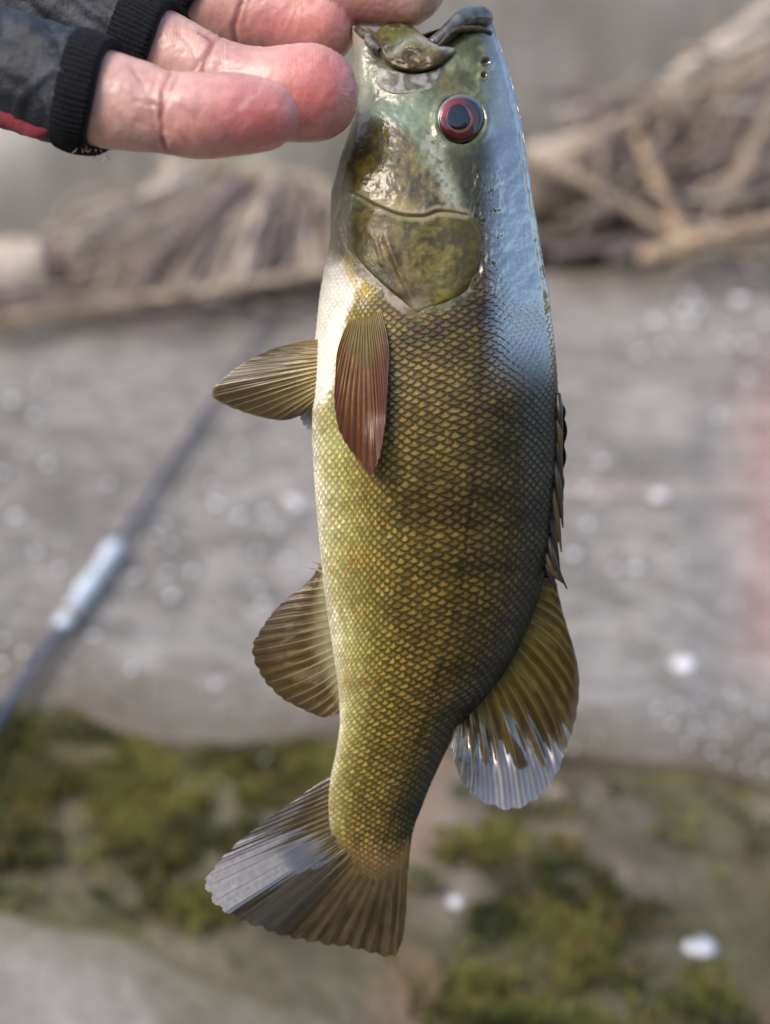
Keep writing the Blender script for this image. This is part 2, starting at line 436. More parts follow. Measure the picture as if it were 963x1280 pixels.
def build_grit():
    rs = np.random.RandomState(31); V, F, Cc = [], [], []; k = 0
    for i in range(9500):
        px, py = rs.uniform(-100, 1060), rs.uniform(330, 1290)
        onslab = py < 880 + 0.09 * px
        if onslab and rs.rand() > 0.55: continue
        p = G(px, py, 0.0 if onslab else -0.02)
        r = np.linalg.norm(p - CAM) * rs.uniform(0.8, 3.4) / FPX * (1 if rs.rand() < .9 else 1.6)
        v = np.array([[1, 0, 0], [-.5, .8, 0], [-.5, -.8, 0], [0, 0, .8], [0, 0, -.5]]) * r * rs.uniform(.7, 1.3, (5, 1))
        a = rs.uniform(0, 6.28); c_, s_ = math.cos(a), math.sin(a)
        v = v @ np.array([[c_, -s_, 0], [s_, c_, 0], [0, 0, 1]])
        V.append(v + p + np.array([0, 0, .3 * r])); F += [[k, k + 1, k + 3], [k + 1, k + 2, k + 3], [k + 2, k, k + 3]]; k += 5
        q = rs.rand(); cc = lin(214, 210, 204) if q < .5 else (lin(90, 82, 72) if q < .8 else lin(160, 120, 90))
        Cc.append(np.tile(cc * rs.uniform(.7, 1.1), (5, 1)))
    tag(mesh_obj('grit', np.vstack(V), F, M['grit'], colr=np.vstack(Cc), flat=True), 'fine sand and grit strewn over the slab and soil', 'grit', kind='stuff')
build_grit()

# ------------------------------------------------------------------ driftwood and reeds along the wall
def stick_mesh(pts, r0, r1, n=26, wob_=0.12, seed=0, nseg=10):
    C = catmull(pts, n); t = np.linspace(0, 1, n)
    rad = (r0 + (r1 - r0) * t) * (1 + wob_ * (vnoise(t * 9, t * 0 + seed, seed) - .5) * 2)
    rad[0] *= .75; rad[-1] *= .7
    return loft(C, rad, nseg=nseg, rmod=lambda u, a: 1 + 0.10 * (vnoise(np.cos(a) * 1.5 + 5 + seed, np.sin(a) * 1.5 + u * 8, seed) - .5) * 2)
def Dp(px, py, back):
    """point on the photo ray, 'back' metres in front of the wall face (measured along y)"""
    dirv = FW + (px - 481.5) / FPX * RT + (640.0 - py) / FPX * UP
    k = 1.0
    for _ in range(30):
        p = CAM + dirv * k
        k *= (wall_base(p[0]) - back) / p[1]
    return CAM + dirv * k
def stick(name, pix, r0, r1, mat, label, cat='stick', seed=0, group=None, nseg=10, parent=None):
    """pix: (px, py, metres in front of the wall); radii in metres"""
    pts = np.array([Dp(*q) for q in pix]); pts[:, 2] = np.maximum(pts[:, 2], max(r0, r1) * 0.8)
    V, F = stick_mesh(pts, r0, r1, seed=seed, nseg=nseg, n=max(14, 8 * len(pix)))
    o = mesh_obj(name, V, F, mat, parent, loc=None if parent else pts[0])
    if parent is None: tag(o, label, cat, group)
    return o
# right-hand heap
stick('driftwood_log', [(640, 248, .22), (760, 244, .22), (880, 236, .22), (1060, 222, .22)], .068, .072, M['driftdark'],
      'thick dark grey log lying along the wall at right', 'log', 1, nseg=18)
stick('driftwood_pole', [(660, 196, .30), (720, 182, .30), (790, 152, .29), (850, 96, .27), (910, 50, .24), (990, -10, .2)], .020, .014, M['pale'],
      'long pale pole slanting up to the right over the heap', 'pole', 2)
stick('bent_branch', [(690, 200, .34), (760, 172, .34), (830, 158, .33), (880, 128, .32), (960, 88, .30), (1010, 70, .3)], .017, .012, M['tan'],
      'bent tan branch curving below the long pale pole', 'branch', 3)
stick('dry_stick', [(680, 202, .42), (740, 232, .45), (800, 268, .5), (862, 300, .56)], .010, .008, M['tan'],
      'thin tan stick slanting down across the dark log', 'stick', 4)
stick('dry_stick', [(798, 172, .4), (815, 215, .46), (838, 262, .52), (858, 300, .56)], .011, .009, M['ochre'],
      'orange brown stick leaning steeply against the dark log', 'stick', 5)
stick('dry_stick', [(760, 322, .5), (830, 296, .48), (900, 258, .44), (1000, 215, .4)], .013, .010, M['mauve'],
      'grey purple stick rising to the right below the dark log', 'stick', 6)
stick('bark_slab', [(800, 322, .62), (850, 306, .62), (905, 290, .6), (960, 280, .58), (1040, 270, .58)], .012, .016, M['ochre'],
      'broad ochre bark strip lying on the slab at the right edge', 'bark', 7)
stick('dry_stick', [(870, 210, .45), (905, 180, .42), (945, 120, .36), (985, 60, .3)], .011, .008, M['mauve'],
      'grey stick standing steeply near the right edge of the heap', 'stick', 8)
stick('dry_stick', [(905, 262, .5), (925, 225, .48), (948, 170, .44), (975, 110, .4)], .011, .009, M['tan'],
      'tan stick leaning upright in front of the dark log end', 'stick', 9)
stick('curved_twig', [(848, 150, .38), (846, 110, .38), (866, 80, .37), (905, 66, .36), (970, 40, .34)], .012, .009, M['pale'],
      'thin bleached twig arching under the long pale pole', 'twig', 10)
stick('dry_stick', [(715, 196, .2), (800, 190, .2), (880, 172, .19), (990, 150, .18)], .018, .014, M['driftdark'],
      'dark stick resting on top of the thick grey log', 'stick', 11)
stick('dry_stick', [(850, 205, .36), (905, 196, .36), (990, 160, .34)], .013, .011, M['tan'],
      'short tan stick lying level above the thick grey log', 'stick', 12)
stick('dry_stick', [(690, 318, .52), (760, 306, .5), (850, 288, .48)], .008, .007, M['mauve'],
      'grey stick lying in the dark hollow below the log', 'stick', 13)
stick('dry_stick', [(860, 120, .3), (905, 98, .29), (955, 60, .27), (1000, 20, .25)], .013, .010, M['tan'],
      'tan stick lying close under the long pale pole', 'stick', 14)
rs0 = np.random.RandomState(3)
places = ['upper right corner of the heap', 'middle of the right heap', 'near end of the right heap', 'far end of the right heap', 'gap above the thick log',
          'right edge of the picture', 'crook of the bent branch', 'base of the ochre bark']
for i in range(8):
    x0 = (905, 800, 715, 930, 770, 945, 845, 890)[i]; y0 = (70, 215, 205, 215, 190, 140, 140, 285)[i]
    dx = rs0.uniform(30, 75); dy = rs0.uniform(-45, 30)
    b = rs0.uniform(.4, .55)
    stick('thin_twig', [(x0 - dx, y0 - dy, b), (x0, y0 + rs0.uniform(-8, 8), b), (x0 + dx, y0 + dy, b - .03)], .006, .004, M[('tan', 'mauve', 'pale')[i % 3]],
          'thin dry twig lying at the ' + places[i], 'twig', 30 + i, nseg=6)
def tangle(name, label, box, n, seed, ang, back, rr=(.003, .007), spread=.5, mats=('tan', 'pale', 'mauve', 'drift')):
    x0, y0, x1, y1 = box
    b0 = Dp((x0 + x1) / 2, y1, back); b0[2] = 0
    root = empty(name, b0); tag(root, label, 'twigs')
    rs = np.random.RandomState(seed)
    for i in range(n):
        x, y = rs.uniform(x0, x1), rs.uniform(y0, y1); a = ang + rs.normal() * spread; l = rs.uniform(35, 95)
        dx, dy = math.cos(a) * l, -math.sin(a) * l; bk = back + rs.uniform(-.1, .1)
        k = rs.uniform(-10, 10)
        stick('twig', [(x - dx, y - dy, bk + .03), (x + k, y + k, bk), (x + dx, y + dy, bk - .03)], rs.uniform(*rr), rs.uniform(rr[0] * .6, rr[0]), M[mats[rs.randint(len(mats))]], None, seed=300 + seed * 50 + i, nseg=6, parent=root)
tangle('twig_tangle', 'tangle of dry twigs piled under the long pale pole at right', (730, 90, 980, 180), 40, 1, .55, .33)
tangle('twig_tangle', 'loose dry twigs strewn over the thick dark log', (740, 180, 980, 262), 24, 2, .2, .42, spread=.8)
tangle('twig_tangle', 'thin dry stems littering the slab edge below the dark log', (850, 296, 990, 322), 14, 3, .15, .55, rr=(.002, .005), spread=.3)
# left-hand heap
stick('cut_log', [(-70, 352, .34), (0, 349, .34), (58, 346, .34)], .052, .054, M['pale'], 'pale cut log at the left edge of the picture', 'log', 40, nseg=18)
stick('cut_log', [(64, 350, .3), (110, 346, .3), (160, 340, .3)], .052, .05, M['mauve'], 'grey log lying end to end with the pale cut log', 'log', 41, nseg=18)
stick('edge_stick', [(-40, 412, .56), (80, 388, .56), (160, 378, .56), (270, 362, .56), (420, 336, .56)], .010, .008, M['tan'],
      'long thin tan stick lying along the slab before the left heap', 'stick', 42)
stick('bleached_stick', [(92, 300, .5), (150, 268, .48), (215, 232, .44), (250, 216, .4)], .014, .010, M['pale'], 'bleached stick leaning left of the reed bundle', 'stick', 43)
stick('bleached_stick', [(190, 262, .45), (206, 236, .44), (222, 210, .42)], .014, .010, M['pale'], 'short bleached stub standing up before the wall at left', 'stick', 44)
stick('dry_branch', [(205, 205, .34), (270, 212, .34), (340, 218, .35), (420, 240, .36)], .016, .012, M['tan'], 'tan branch lying across the top of the reed bundle', 'branch', 45)
stick('brown_branch', [(170, 352, .5), (215, 312, .48), (262, 262, .44), (300, 222, .4)], .020, .012, M['mauve'], 'brown branch along the left side of the reed bundle', 'branch', 46)
def reed_bundle():
    base = Dp(330, 350, .5); base[2] = 0
    root = empty('reed_bundle', base)
    tag(root, 'bundle of dry grey reed stems fanning out by the wall at left', 'reeds')
    rs = np.random.RandomState(8)
    for i in range(90):
        t = i / 89
        x1 = 205 + 225 * t + rs.uniform(-10, 10); y1 = 372 - 24 * t + rs.uniform(-10, 8)
        x0 = 300 + 110 * t + rs.uniform(-18, 18); y0 = 228 + 16 * abs(t - .4) + rs.uniform(-14, 14)
        b0 = .34 + rs.uniform(-.05, .05); b1 = .52 + rs.uniform(-.05, .05)
        mx = (x0 + x1) / 2 + rs.uniform(-8, 14); my = (y0 + y1) / 2 - 12 + rs.uniform(-8, 8)
        m = M[('mauve', 'pale', 'drift', 'driftdark', 'drift', 'tan')[rs.randint(6)]]
        stick('reed_stem', [(x1, y1, b1), (mx, my, (b0 + b1) / 2 + .02), (x0, y0, b0)], rs.uniform(.003, .007), rs.uniform(.002, .005), m, None, seed=100 + i, nseg=6, parent=root)
reed_bundle()
def fallen_reeds():
    rs = np.random.RandomState(18)
    labels = ['lying before the grey cut log', 'at the left foot of the reed bundle', 'at the right foot of the reed bundle', 'on the slab just left of the fish',
              'under the bleached leaning stick', 'beside the pale cut log', 'on the slab below the reed bundle']
    spec = [(60, 392, 190, 362), (165, 378, 262, 352), (330, 352, 428, 322), (350, 372, 420, 330), (95, 322, 190, 286), (-20, 395, 90, 372), (215, 372, 330, 350)]
    for i, (a, b, c, d) in enumerate(spec):
        stick('fallen_reed', [(a, b, .5), ((a + c) / 2, (b + d) / 2 + rs.uniform(-6, 6), .5), (c, d, .48)], .008, .005, M[('pale', 'drift', 'tan')[i % 3]],
              'dry fallen reed ' + labels[i], 'reed', 200 + i, nseg=6)
fallen_reeds()
tangle('twig_tangle', 'pale dry stems heaped between the cut logs and the reed bundle', (110, 215, 330, 330), 40, 4, .6, .42, spread=.35, mats=('pale', 'drift', 'tan', 'pale'))
tangle('twig_tangle', 'thin dry stems littering the slab before the left logs', (-20, 352, 420, 392), 44, 5, .12, .52, rr=(.002, .005), spread=.25)
def shade_lump():  # black lump added to stand in for the shade under the log
    M['shade'] = material('shade_black', color=lin(30, 26, 23), rough=.9, spec=.2, noise=.4, nscale=40, bump=.8, bscale=50, bdist=.01)
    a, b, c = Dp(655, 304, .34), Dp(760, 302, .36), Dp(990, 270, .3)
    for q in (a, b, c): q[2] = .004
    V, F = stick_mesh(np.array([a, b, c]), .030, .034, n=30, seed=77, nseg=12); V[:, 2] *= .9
    tag(mesh_obj('shade_lump', V, F, M['shade'], loc=a), 'black lump added as shade in the hollow under the thick dark log', 'shade')
shade_lump()
def green_leaf():
    root = Dp(290, 205, .32)
    C = catmull([root + [-.03, 0, -.015], root, root + [.03, 0, .012]], 9); t = np.linspace(0, 1, 9)
    V, F = loft(C, .011 * np.sin(np.pi * np.clip(t, .06, .94)), side=FW, flat=.15, nseg=8)
    tag(mesh_obj('leaf', V, F, M['leaf'], loc=root), 'small green leaf on top of the reed bundle', 'leaf')
green_leaf()

# ------------------------------------------------------------------ fishing rod on the slab
def fishing_rod():
    M['blank'] = material('rod_blank', color=lin(70, 82, 102), rough=0.4, coat=.4, noise=.1, nscale=20)
    M['grip'] = material('rod_metal', color=lin(226, 236, 246), rough=0.3, metal=.15, noise=.08, nscale=60)
    M['wrap'] = material('rod_wrap', color=lin(150, 130, 110), rough=.4, coat=.5)
    a, b = G(-60, 985, .012), G(392, 318, .012)
    root = empty('fishing_rod', a)
    tag(root, 'slim blue grey fishing rod lying on the slab at left', 'fishing rod')
    n = 60; t = np.linspace(0, 1, n)
    C = a + (b - a) * t[:, None]
    mesh_obj('rod_blank', *loft(C, .0046 - .0014 * t, nseg=14), M['blank'], root)
    def at(px0, py0): 
        q = G(px0, py0, .012); return float(np.dot(q - a, b - a) / np.dot(b - a, b - a))
    t0, t1 = at(76, 785), at(152, 680)
    tt = np.linspace(t0, t1, 30); u = np.linspace(0, 1, 30)
    rad = .0070 + .0012 * np.sin(u * np.pi * 3) ** 2; rad[:2] *= .8; rad[-2:] *= .8
    s = mesh_obj('reel_seat', *loft(a + (b - a) * tt[:, None], rad, nseg=18), M['grip'], root)
    for f in (.12, .42, .9):
        c = t0 + (t1 - t0) * f
        cc = np.linspace(c - .004, c + .004, 6)
        mesh_obj('ring', *loft(a + (b - a) * cc[:, None], [.0078, .0090, .0092, .0092, .0090, .0078], nseg=18), M['wrap'] if f < .2 else M['grip'], s)
    for f in (.62, .8, .93):
        cc = np.linspace(f - .008, f + .008, 6)
        mesh_obj('thread_wrap', *loft(a + (b - a) * cc[:, None], (.0075 - .003 * f) * np.array([.9, 1, 1, 1, 1, .9]), nseg=12), M['wrap'], root)
fishing_rod()

# ------------------------------------------------------------------ the fish
D0 = 0.335
def Dm(y):                                   # depth of the fish's middle plane
    return D0 + 0.014 * smooth(350, 1200, np.asarray(y, float)) + 0.004 * smooth(250, 40, np.asarray(y, float))
def prof(tab, sig=10):
    t = np.array(tab, float); yy = np.arange(0, 1300.0)
    v = np.interp(yy, t[:, 0], t[:, 1])
    k = np.exp(-0.5 * (np.arange(-40, 41) / sig) ** 2); k /= k.sum()
    v2 = np.convolve(np.pad(v, 40, mode='edge'), k, mode='valid')
    return lambda y: np.interp(y, yy, v2)
XL = prof([(0, 441), (80, 441), (130, 443), (165, 438), (205, 424), (235, 415), (262, 413), (290, 414), (310, 412), (330, 407), (370, 400), (430, 394), (500, 391), (560, 391),
           (620, 395), (680, 400), (740, 406), (800, 415), (860, 424), (905, 426), (940, 421), (970, 414), (1000, 411), (1040, 412), (1080, 414), (1112, 420)], 7)
XR = prof([(0, 612), (40, 617), (60, 624), (90, 637), (150, 652), (210, 661), (300, 675), (370, 687), (460, 696), (520, 699), (560, 698), (620, 694), (680, 688),
           (740, 676), (790, 658), (840, 632), (880, 600), (905, 575), (950, 552), (990, 534), (1030, 520), (1060, 515), (1112, 511)], 8)
TH = prof([(0, 24), (40, 28), (60, 36), (90, 45), (150, 56), (210, 64), (300, 71), (400, 77), (500, 79), (600, 77), (700, 70), (800, 58), (900, 41), (960, 27), (1000, 18), (1030, 11), (1060, 6), (1085, 2.5), (1100, 1.2), (1112, .3), (1140, 0.2)], 8)
def hfun(x, y):
    """half thickness of the body in pixels at photo position (x, y)"""
    xl, xr, T = XL(y), XR(y), TH(y)
    s = np.clip((x - xl) / (xr - xl), 0, 1)
    s2 = np.where(s < .46, s / .46 * .5, .5 + (s - .46) / .54 * .5)
    e = (np.clip(1 - np.abs(2 * s2 - 1) ** 2.5, 0, 1)) ** (1 / 2.0) * T
    tl = smooth(940, 1050, y); e = e * (1 - tl) + tl * T * np.clip(1 - (2 * s2 - 1) ** 2, 0, 1) ** 1.15
    head = smooth(500, 400, y)
    fac = np.maximum(xr - x, 0) * 1.0 + 5 * np.sqrt(np.clip((xr - x) / 6, 0, 1))      # sloping flat top of head and nape
    k = 7.0
    sm = -np.log(np.exp(-np.clip(e, 0, 400) / k) + np.exp(-np.clip(fac, 0, 400) / k)) * k
    sm = np.maximum(sm, 0) * np.clip((xr - x) / 8, 0, 1) ** .5
    h = e * (1 - head) + np.minimum(sm, e) * head
    cap = np.clip((y - 38) / 22, 0, 1); h = h * np.sqrt(np.clip(1 - (1 - cap) ** 2, 0.02, 1))
    return h
def surf(x, y, off=0.0):
    """point of the near skin at photo pixel (x, y), raised by off pixels"""
    d = Dm(y); return P(x, y, d - (hfun(x, y) + off) * d / FPX)
OPERC = catmull([(449, 262), (434, 284), (437, 308), (452, 332), (474, 354), (500, 376), (520, 391), (534, 386), (560, 377), (584, 362), (599, 336), (604, 302), (596, 278), (582, 268), (552, 264), (530, 270), (500, 269), (472, 257)], 120, True)
PREOP = catmull([(424, 236), (447, 243), (470, 256), (500, 268), (530, 270), (550, 264), (582, 268)], 60)
MAXIL = catmull([(468, 47), (478, 33), (497, 28), (516, 33), (533, 47), (553, 56), (571, 62), (560, 76), (541, 87), (516, 90), (491, 84), (474, 69)], 90, True)
PLATE = catmull([(470, 84), (490, 88), (516, 93), (542, 88), (552, 85), (548, 100), (540, 113), (518, 117), (492, 118), (474, 110), (466, 98)], 70, True)
BELLYW = catmull([(404, 318), (428, 322), (446, 338), (456, 352), (447, 372), (436, 398), (428, 436), (418, 478), (404, 506), (385, 500), (385, 430), (395, 360)], 80, True)
HEADB = np.array([(380, 318), (420, 322), (438, 318), (470, 356), (500, 380), (522, 394), (560, 382), (590, 366), (606, 345), (612, 318), (622, 330), (640, 372), (720, 402), (720, -20), (380, -20)], float)
EYE = (577.0, 150.0)
S_pts = [0, .05, .12, .22, .35, .5, .65, .8, .9, 1]
S_col = np.array([lin(*c) for c in [(206, 205, 182), (170, 169, 118), (140, 135, 76), (118, 106, 49), (102, 89, 37), (91, 78, 32), (77, 66, 27), (58, 52, 26), (48, 47, 33), (41, 42, 34)]])
def paint_head(x, y):
    n = fbm(x / 22, y / 22, 50); n2 = fbm(x / 6, y / 6, 51); n3 = fbm(x / 45, y / 45, 52)
    c = mix(np.broadcast_to(lin(68, 70, 34), x.shape + (3,)), np.broadcast_to(lin(112, 120, 82), x.shape + (3,)), smooth(.35, .7, n))
    teal = np.exp(-(((x - 500) / 42) ** 2 + ((y - 145) / 26) ** 2))
    c = mix(c, lin(136, 164, 142), .6 * teal * (0.6 + .6 * n2))
    ol = sdf(x + 14 * (n - .5) + 9 * (n2 - .5), y + 14 * (n3 - .5) + 16 * (n2 - .5), [(450, 160), (480, 152), (508, 166), (524, 198), (550, 236), (575, 258), (545, 266), (500, 268), (470, 258), (440, 242), (436, 205)])
    c = mix(c, mix(np.broadcast_to(lin(56, 46, 3), x.shape + (3,)), lin(116, 100, 18), smooth(.35, .75, n2 * .6 + n * .4)), .96 * smooth(9, -7, ol))
    c = mix(c, lin(178, 158, 92), .55 * np.exp(-dline(x, y, [(455, 244), (480, 254), (515, 262)]) ** 2 / 60))
    c = mix(c, lin(158, 160, 146), .7 * np.exp(-(dline(x + 8 * (n2 - .5), y, [(538, 172), (548, 205), (560, 240), (570, 258)]) / (7 + 6 * n)) ** 2) * smooth(.3, .5, n2))  # pale wet reflection painted into the cheek colour
    ol2 = sdf(x + 10 * (n2 - .5), y + 10 * (n - .5), [(562, 188), (580, 192), (604, 190), (612, 230), (606, 262), (584, 262), (572, 240)])
    c = mix(c, lin(54, 48, 14), .95 * smooth(8, -8, ol2))
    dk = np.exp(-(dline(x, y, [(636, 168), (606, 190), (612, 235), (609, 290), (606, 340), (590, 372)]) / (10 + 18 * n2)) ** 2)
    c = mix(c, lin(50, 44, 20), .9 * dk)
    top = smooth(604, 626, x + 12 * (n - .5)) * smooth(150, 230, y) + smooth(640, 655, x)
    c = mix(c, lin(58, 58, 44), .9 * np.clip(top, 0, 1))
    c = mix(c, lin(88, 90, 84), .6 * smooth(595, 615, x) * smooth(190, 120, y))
    sp = np.exp(-((x - 557) ** 2 + (y - 103) ** 2) / 130) * smooth(.3, .6, n2)
    c = mix(c, lin(96, 84, 30), .9 * sp)
    c = mix(c, lin(88, 76, 30), .7 * np.exp(-((x - 575) ** 2 + (y - 116) ** 2 * 4) / 90))
    c = c * (.72 + .56 * fbm(x / 4, y / 4, 54))[..., None]
    inop = sdf(x, y, OPERC)
    oc = mix(np.broadcast_to(lin(72, 66, 16), x.shape + (3,)), lin(110, 102, 40), smooth(.3, .7, n2))
    oc = mix(oc, lin(128, 106, 72), .6 * np.exp(-dline(x, y, [(470, 275), (482, 305), (500, 340), (520, 368)]) ** 2 / 300) * (.5 + n))
    oc = mix(oc, lin(56, 50, 18), .8 * smooth(.45, .66, n)); oc = mix(oc, lin(66, 60, 22), .7 * smooth(560, 600, x)); oc = oc * (.65 + .7 * fbm(x / 3.5, y / 3.5, 53))[..., None]
    oc = mix(oc, lin(176, 170, 140), .6 * np.exp(-((x - 522) ** 2 + (y - 384) ** 2) / 110))
    c = mix(c, oc, smooth(4, -3, inop))
    lip = dline(x, y, PREOP); c = mix(c, lin(170, 160, 128), .45 * smooth(6, 1, np.abs(lip - 3)) * (y > 240))
    c = mix(c, lin(84, 66, 40), .5 * np.exp(-((lip) / 1.6) ** 2) * smooth(.3, .6, n2))
    jaw = smooth(470, 445, x) * smooth(190, 150, y); c = mix(c, lin(140, 138, 126), .8 * jaw)
    gular = smooth(446, 430, x) * smooth(200, 235, y) ; c = mix(c, lin(146, 140, 118), .85 * gular)
    c = mix(c, lin(150, 120, 112), .5 * smooth(66, 50, y) * smooth(560, 500, x))
    return c
def paint_flank(x, y, s):
    n = fbm(x / 26, y / 60, 60); n2 = fbm(x / 7, y / 7, 61); n3 = fbm(x / 60, y / 24, 62)
    ss = s + .10 * (n - .5) * smooth(0, .15, s) + .05 * (n3 - .5)
    c = np.stack([np.interp(ss, S_pts, S_col[:, k]) for k in range(3)], -1)
    c = c * (0.72 + 0.55 * fbm(x / 34, y / 34, 63))[..., None]
    bar = smooth(.5, .72, fbm(x / 90 + 3, y / 30, 64)); c = c * (1 - .46 * bar * smooth(.15, .4, s))[..., None]
    c = mix(c, lin(140, 96, 40), .35 * smooth(.55, .75, n2) * smooth(.7, .2, s))
    c = mix(c, lin(120, 108, 52) * 1.0, .5 * smooth(880, 1000, y) * smooth(.9, .5, s))
    c = mix(c, lin(150, 116, 84), .45 * np.exp(-(((x - 462) / 34) ** 2 + ((y - 1078) / 22) ** 2)))
    w = smooth(5, -7, sdf(x + 8 * (n2 - .5), y + 10 * (n2 - .5), BELLYW)); c = mix(c, lin(244, 242, 226), w)
    gold = np.exp(-(dline(x, y, [(432, 324), (444, 345), (458, 366)]) / 10) ** 2); c = mix(c, lin(176, 150, 44), .85 * gold * smooth(.2, .5, n2))
    return c, w

fish = empty('smallmouth_bass', P(460, 1195, D0))
tag(fish, 'wet olive bronze bass hanging head up, held by its lower jaw', 'fish')
M['skin'] = material('fish_skin', attr=True, wet=True, rough=0.5, spec=0.3, coat=1.0, coat_rough=0.06, coat_ior=3.8, noise=0.12, nscale=900, bump=0.18, bscale=700, bdist=0.0006)
M['headskin'] = material('fish_head_skin', attr=True, rough=0.5, spec=0.25, coat=.25, coat_rough=0.06, coat_ior=1.6, noise=0.12, nscale=900, bump=0.30, bscale=420, bdist=0.0008)
def build_body():
    ny, ns, nf = 1075, 330, 84
    yv = np.linspace(38, 1112, ny)[:, None]
    t = np.linspace(0, 1, ns)[None]; sn = 0.55 * t + 0.45 * (0.5 - 0.5 * np.cos(np.pi * t))
    tf = np.linspace(1, 0, nf + 2)[None, 1:-1]; sf = 0.5 * tf + 0.5 * (0.5 - 0.5 * np.cos(np.pi * tf))
    def pts(s, sign):
        y0 = yv + 0 * s; s = s + 0 * yv
        x = XL(y0) + (XR(y0) - XL(y0)) * s
        top = np.interp(s, [0, .1, .2, .35, .5, .6, .75, .88, 1], [32, 34, 50, 58, 58, 50, 30, 17, 30])
        y = y0 + (top - 38) * smooth(130, 38, y0) ** 1.5 - (46 * np.clip(1 - 2 * s, 0, 1) ** 1.8 + 26 * np.clip(2 * s - 1, 0, 1) ** 2) * smooth(1000, 1112, y0)
        h = hfun(x, y0); return x, y, y0, h, s
    x, y, y0, h, s = pts(sn, 1)
    d = Dm(y); sc = d / FPX
    A = P(x, y, d - h * sc)
    # arc length across the flank drives the scale columns, so scales crowd towards belly and back
    dx = np.diff(x, axis=1); dh = np.diff(h, axis=1); arc = np.concatenate([np.zeros((ny, 1)), np.cumsum(np.sqrt(dx ** 2 + dh ** 2), 1)], 1)
    mid = np.array([np.interp(.55, s[i], arc[i]) for i in range(ny)])[:, None]; arc = arc - mid
    yy = np.arange(0, 1300.0)
    ky = [300, 400, 560, 680, 850, 1000, 1100]; wcol = np.interp(yy, ky, [16.5, 18, 20.5, 20.5, 16.5, 13, 10.5]); hrow = np.interp(yy, ky, [4.7, 4.9, 5.5, 5.7, 4.7, 3.9, 3.3])
    cum = np.cumsum(1 / hrow)
    wj = np.interp(y, yy, wcol) * (1 - .26 * smooth(30, 150, np.abs(arc)) - .16 * smooth(-50, -130, arc))
    jj = arc / wj + .7 * (fbm(x / 24, y / 24, 70) - .5)
    ii = np.interp(y + 0.10 * arc + 10 * (s - .5) ** 2, yy, cum) + .7 * (fbm(x / 24, y / 24, 71) - .5)
    def edge(k):
        dj = jj - .5 * (k % 2); dj = dj - np.round(dj)
        return k + 1 - 1.0 * np.abs(2 * dj) ** 2.0, dj
    k0 = np.floor(ii) - 1; tt = np.full(x.shape, -1.0); djv = np.zeros(x.shape); kid = np.zeros(x.shape)
    prev, _ = edge(k0 - 1)
    for q in range(4):
        e, dj = edge(k0 + q)
        m = (tt < 0) & (ii < e) & (ii >= prev)
        tt = np.where(m, (ii - prev) / np.maximum(e - prev, .12), tt); djv = np.where(m, dj, djv); kid = np.where(m, k0 + q, kid)
        prev = np.maximum(prev, e)
    tt = np.clip(tt, 0, 1)
    hmask = smooth(-12, 14, sdf(x, y, HEADB) + 22 * (fbm(x / 9, y / 9, 77) - .5)); yend = 1106 - 46 * np.clip(1 - 2 * s, 0, 1) ** 1.8 - 26 * np.clip(2 * s - 1, 0, 1) ** 2; fade = smooth(yend - 6, yend - 48, y); smask = hmask * fade
    jit = vnoise(np.round(jj - .5 * (kid % 2)) * 7.13, kid * 3.71, 72)
    disp = smask * (1.0 * (ii - kid + 1.2) * .5 * smooth(1.0, .84, tt) * smooth(0, .12, tt)) * np.interp(y, [300, 900, 1100], [1, .85, .5])
    # head relief
    lp = dline(x, y, PREOP); above = np.zeros(x.shape)
    ypre = np.interp(x, PREOP[:, 0], PREOP[:, 1])
    cheek = smooth(2.5, -2.5, y - ypre) * smooth(ypre - 95, ypre - 6, y) * smooth(415, 440, x) * smooth(592, 575, x)
    disp += (2.2 + 3.4 * fbm(x / 30, y / 30, 78)) * cheek + .3 * np.exp(-((y - ypre - 8) / 5) ** 2) * smooth(16, 8, lp)
    for pth, wdt, am in (([(430, 250), (422, 275), (430, 305), (444, 330)], 3.0, 2.2), ([(440, 246), (434, 275), (440, 300)], 2.5, 1.5), ([(446, 180), (436, 215), (430, 240)], 4, 2.0),
                         ([(452, 60), (450, 120), (446, 170)], 6, 2.0)):
        disp += am * np.exp(-(dline(x, y, pth) / wdt) ** 2)
    re = np.hypot(x - EYE[0], (y - EYE[1]) / 1.04) + 3.0 * (fbm(x / 14, y / 14, 87) - .5)
    disp += 2.4 * np.exp(-((re - 33) / 5) ** 2) - 9 * smooth(30.5, 25, re)
    for (nx_, ny_, r_) in ((607, 79, 7.5), (604, 95, 5.0)):
        rn = np.hypot(x - nx_, y - ny_); disp += 2.0 * np.exp(-((rn - r_) / 2.2) ** 2) - 5 * smooth(r_ * .75, r_ * .3, rn)
    wr = smooth(575, 592, x) * smooth(640, 618, x) * smooth(180, 230, y) * smooth(385, 345, y)
    disp += 3.0 * wr * (fbm(x / 7, y / 13, 73) - .5) * 2
    disp += 1.5 * (1 - smask) * (fbm(x / 24, y / 24, 74) - .5) * 2
    disp += 1.2 * np.exp(-(dline(x, y, [(598, 100), (600, 112), (594, 120)]) / 2.5) ** 2)
    pc = np.exp(-(((x - 455) / 20) ** 2 + ((y - 385) / 24) ** 2)); disp += 5 * pc
    # pigment
    ch = paint_head(x, y); cf, wb = paint_flank(x, y, s)
    dt_ = tt - .62; cr = np.sqrt((dt_ / np.where(dt_ < 0, .62, .34)) ** 2 + (djv / .40) ** 2)
    pat = smooth(1.05, .15, cr + .7 * (fbm(x / 4, y / 3, 75) - .5))
    low = (.43 + .22 * (fbm(x / 9, y / 9, 81) - .5)) + .38 * smooth(.36, .04, s)
    gain = low + (2.2 - .45 * smooth(.36, .04, s) - low) * pat * (.25 + 1.05 * jit)
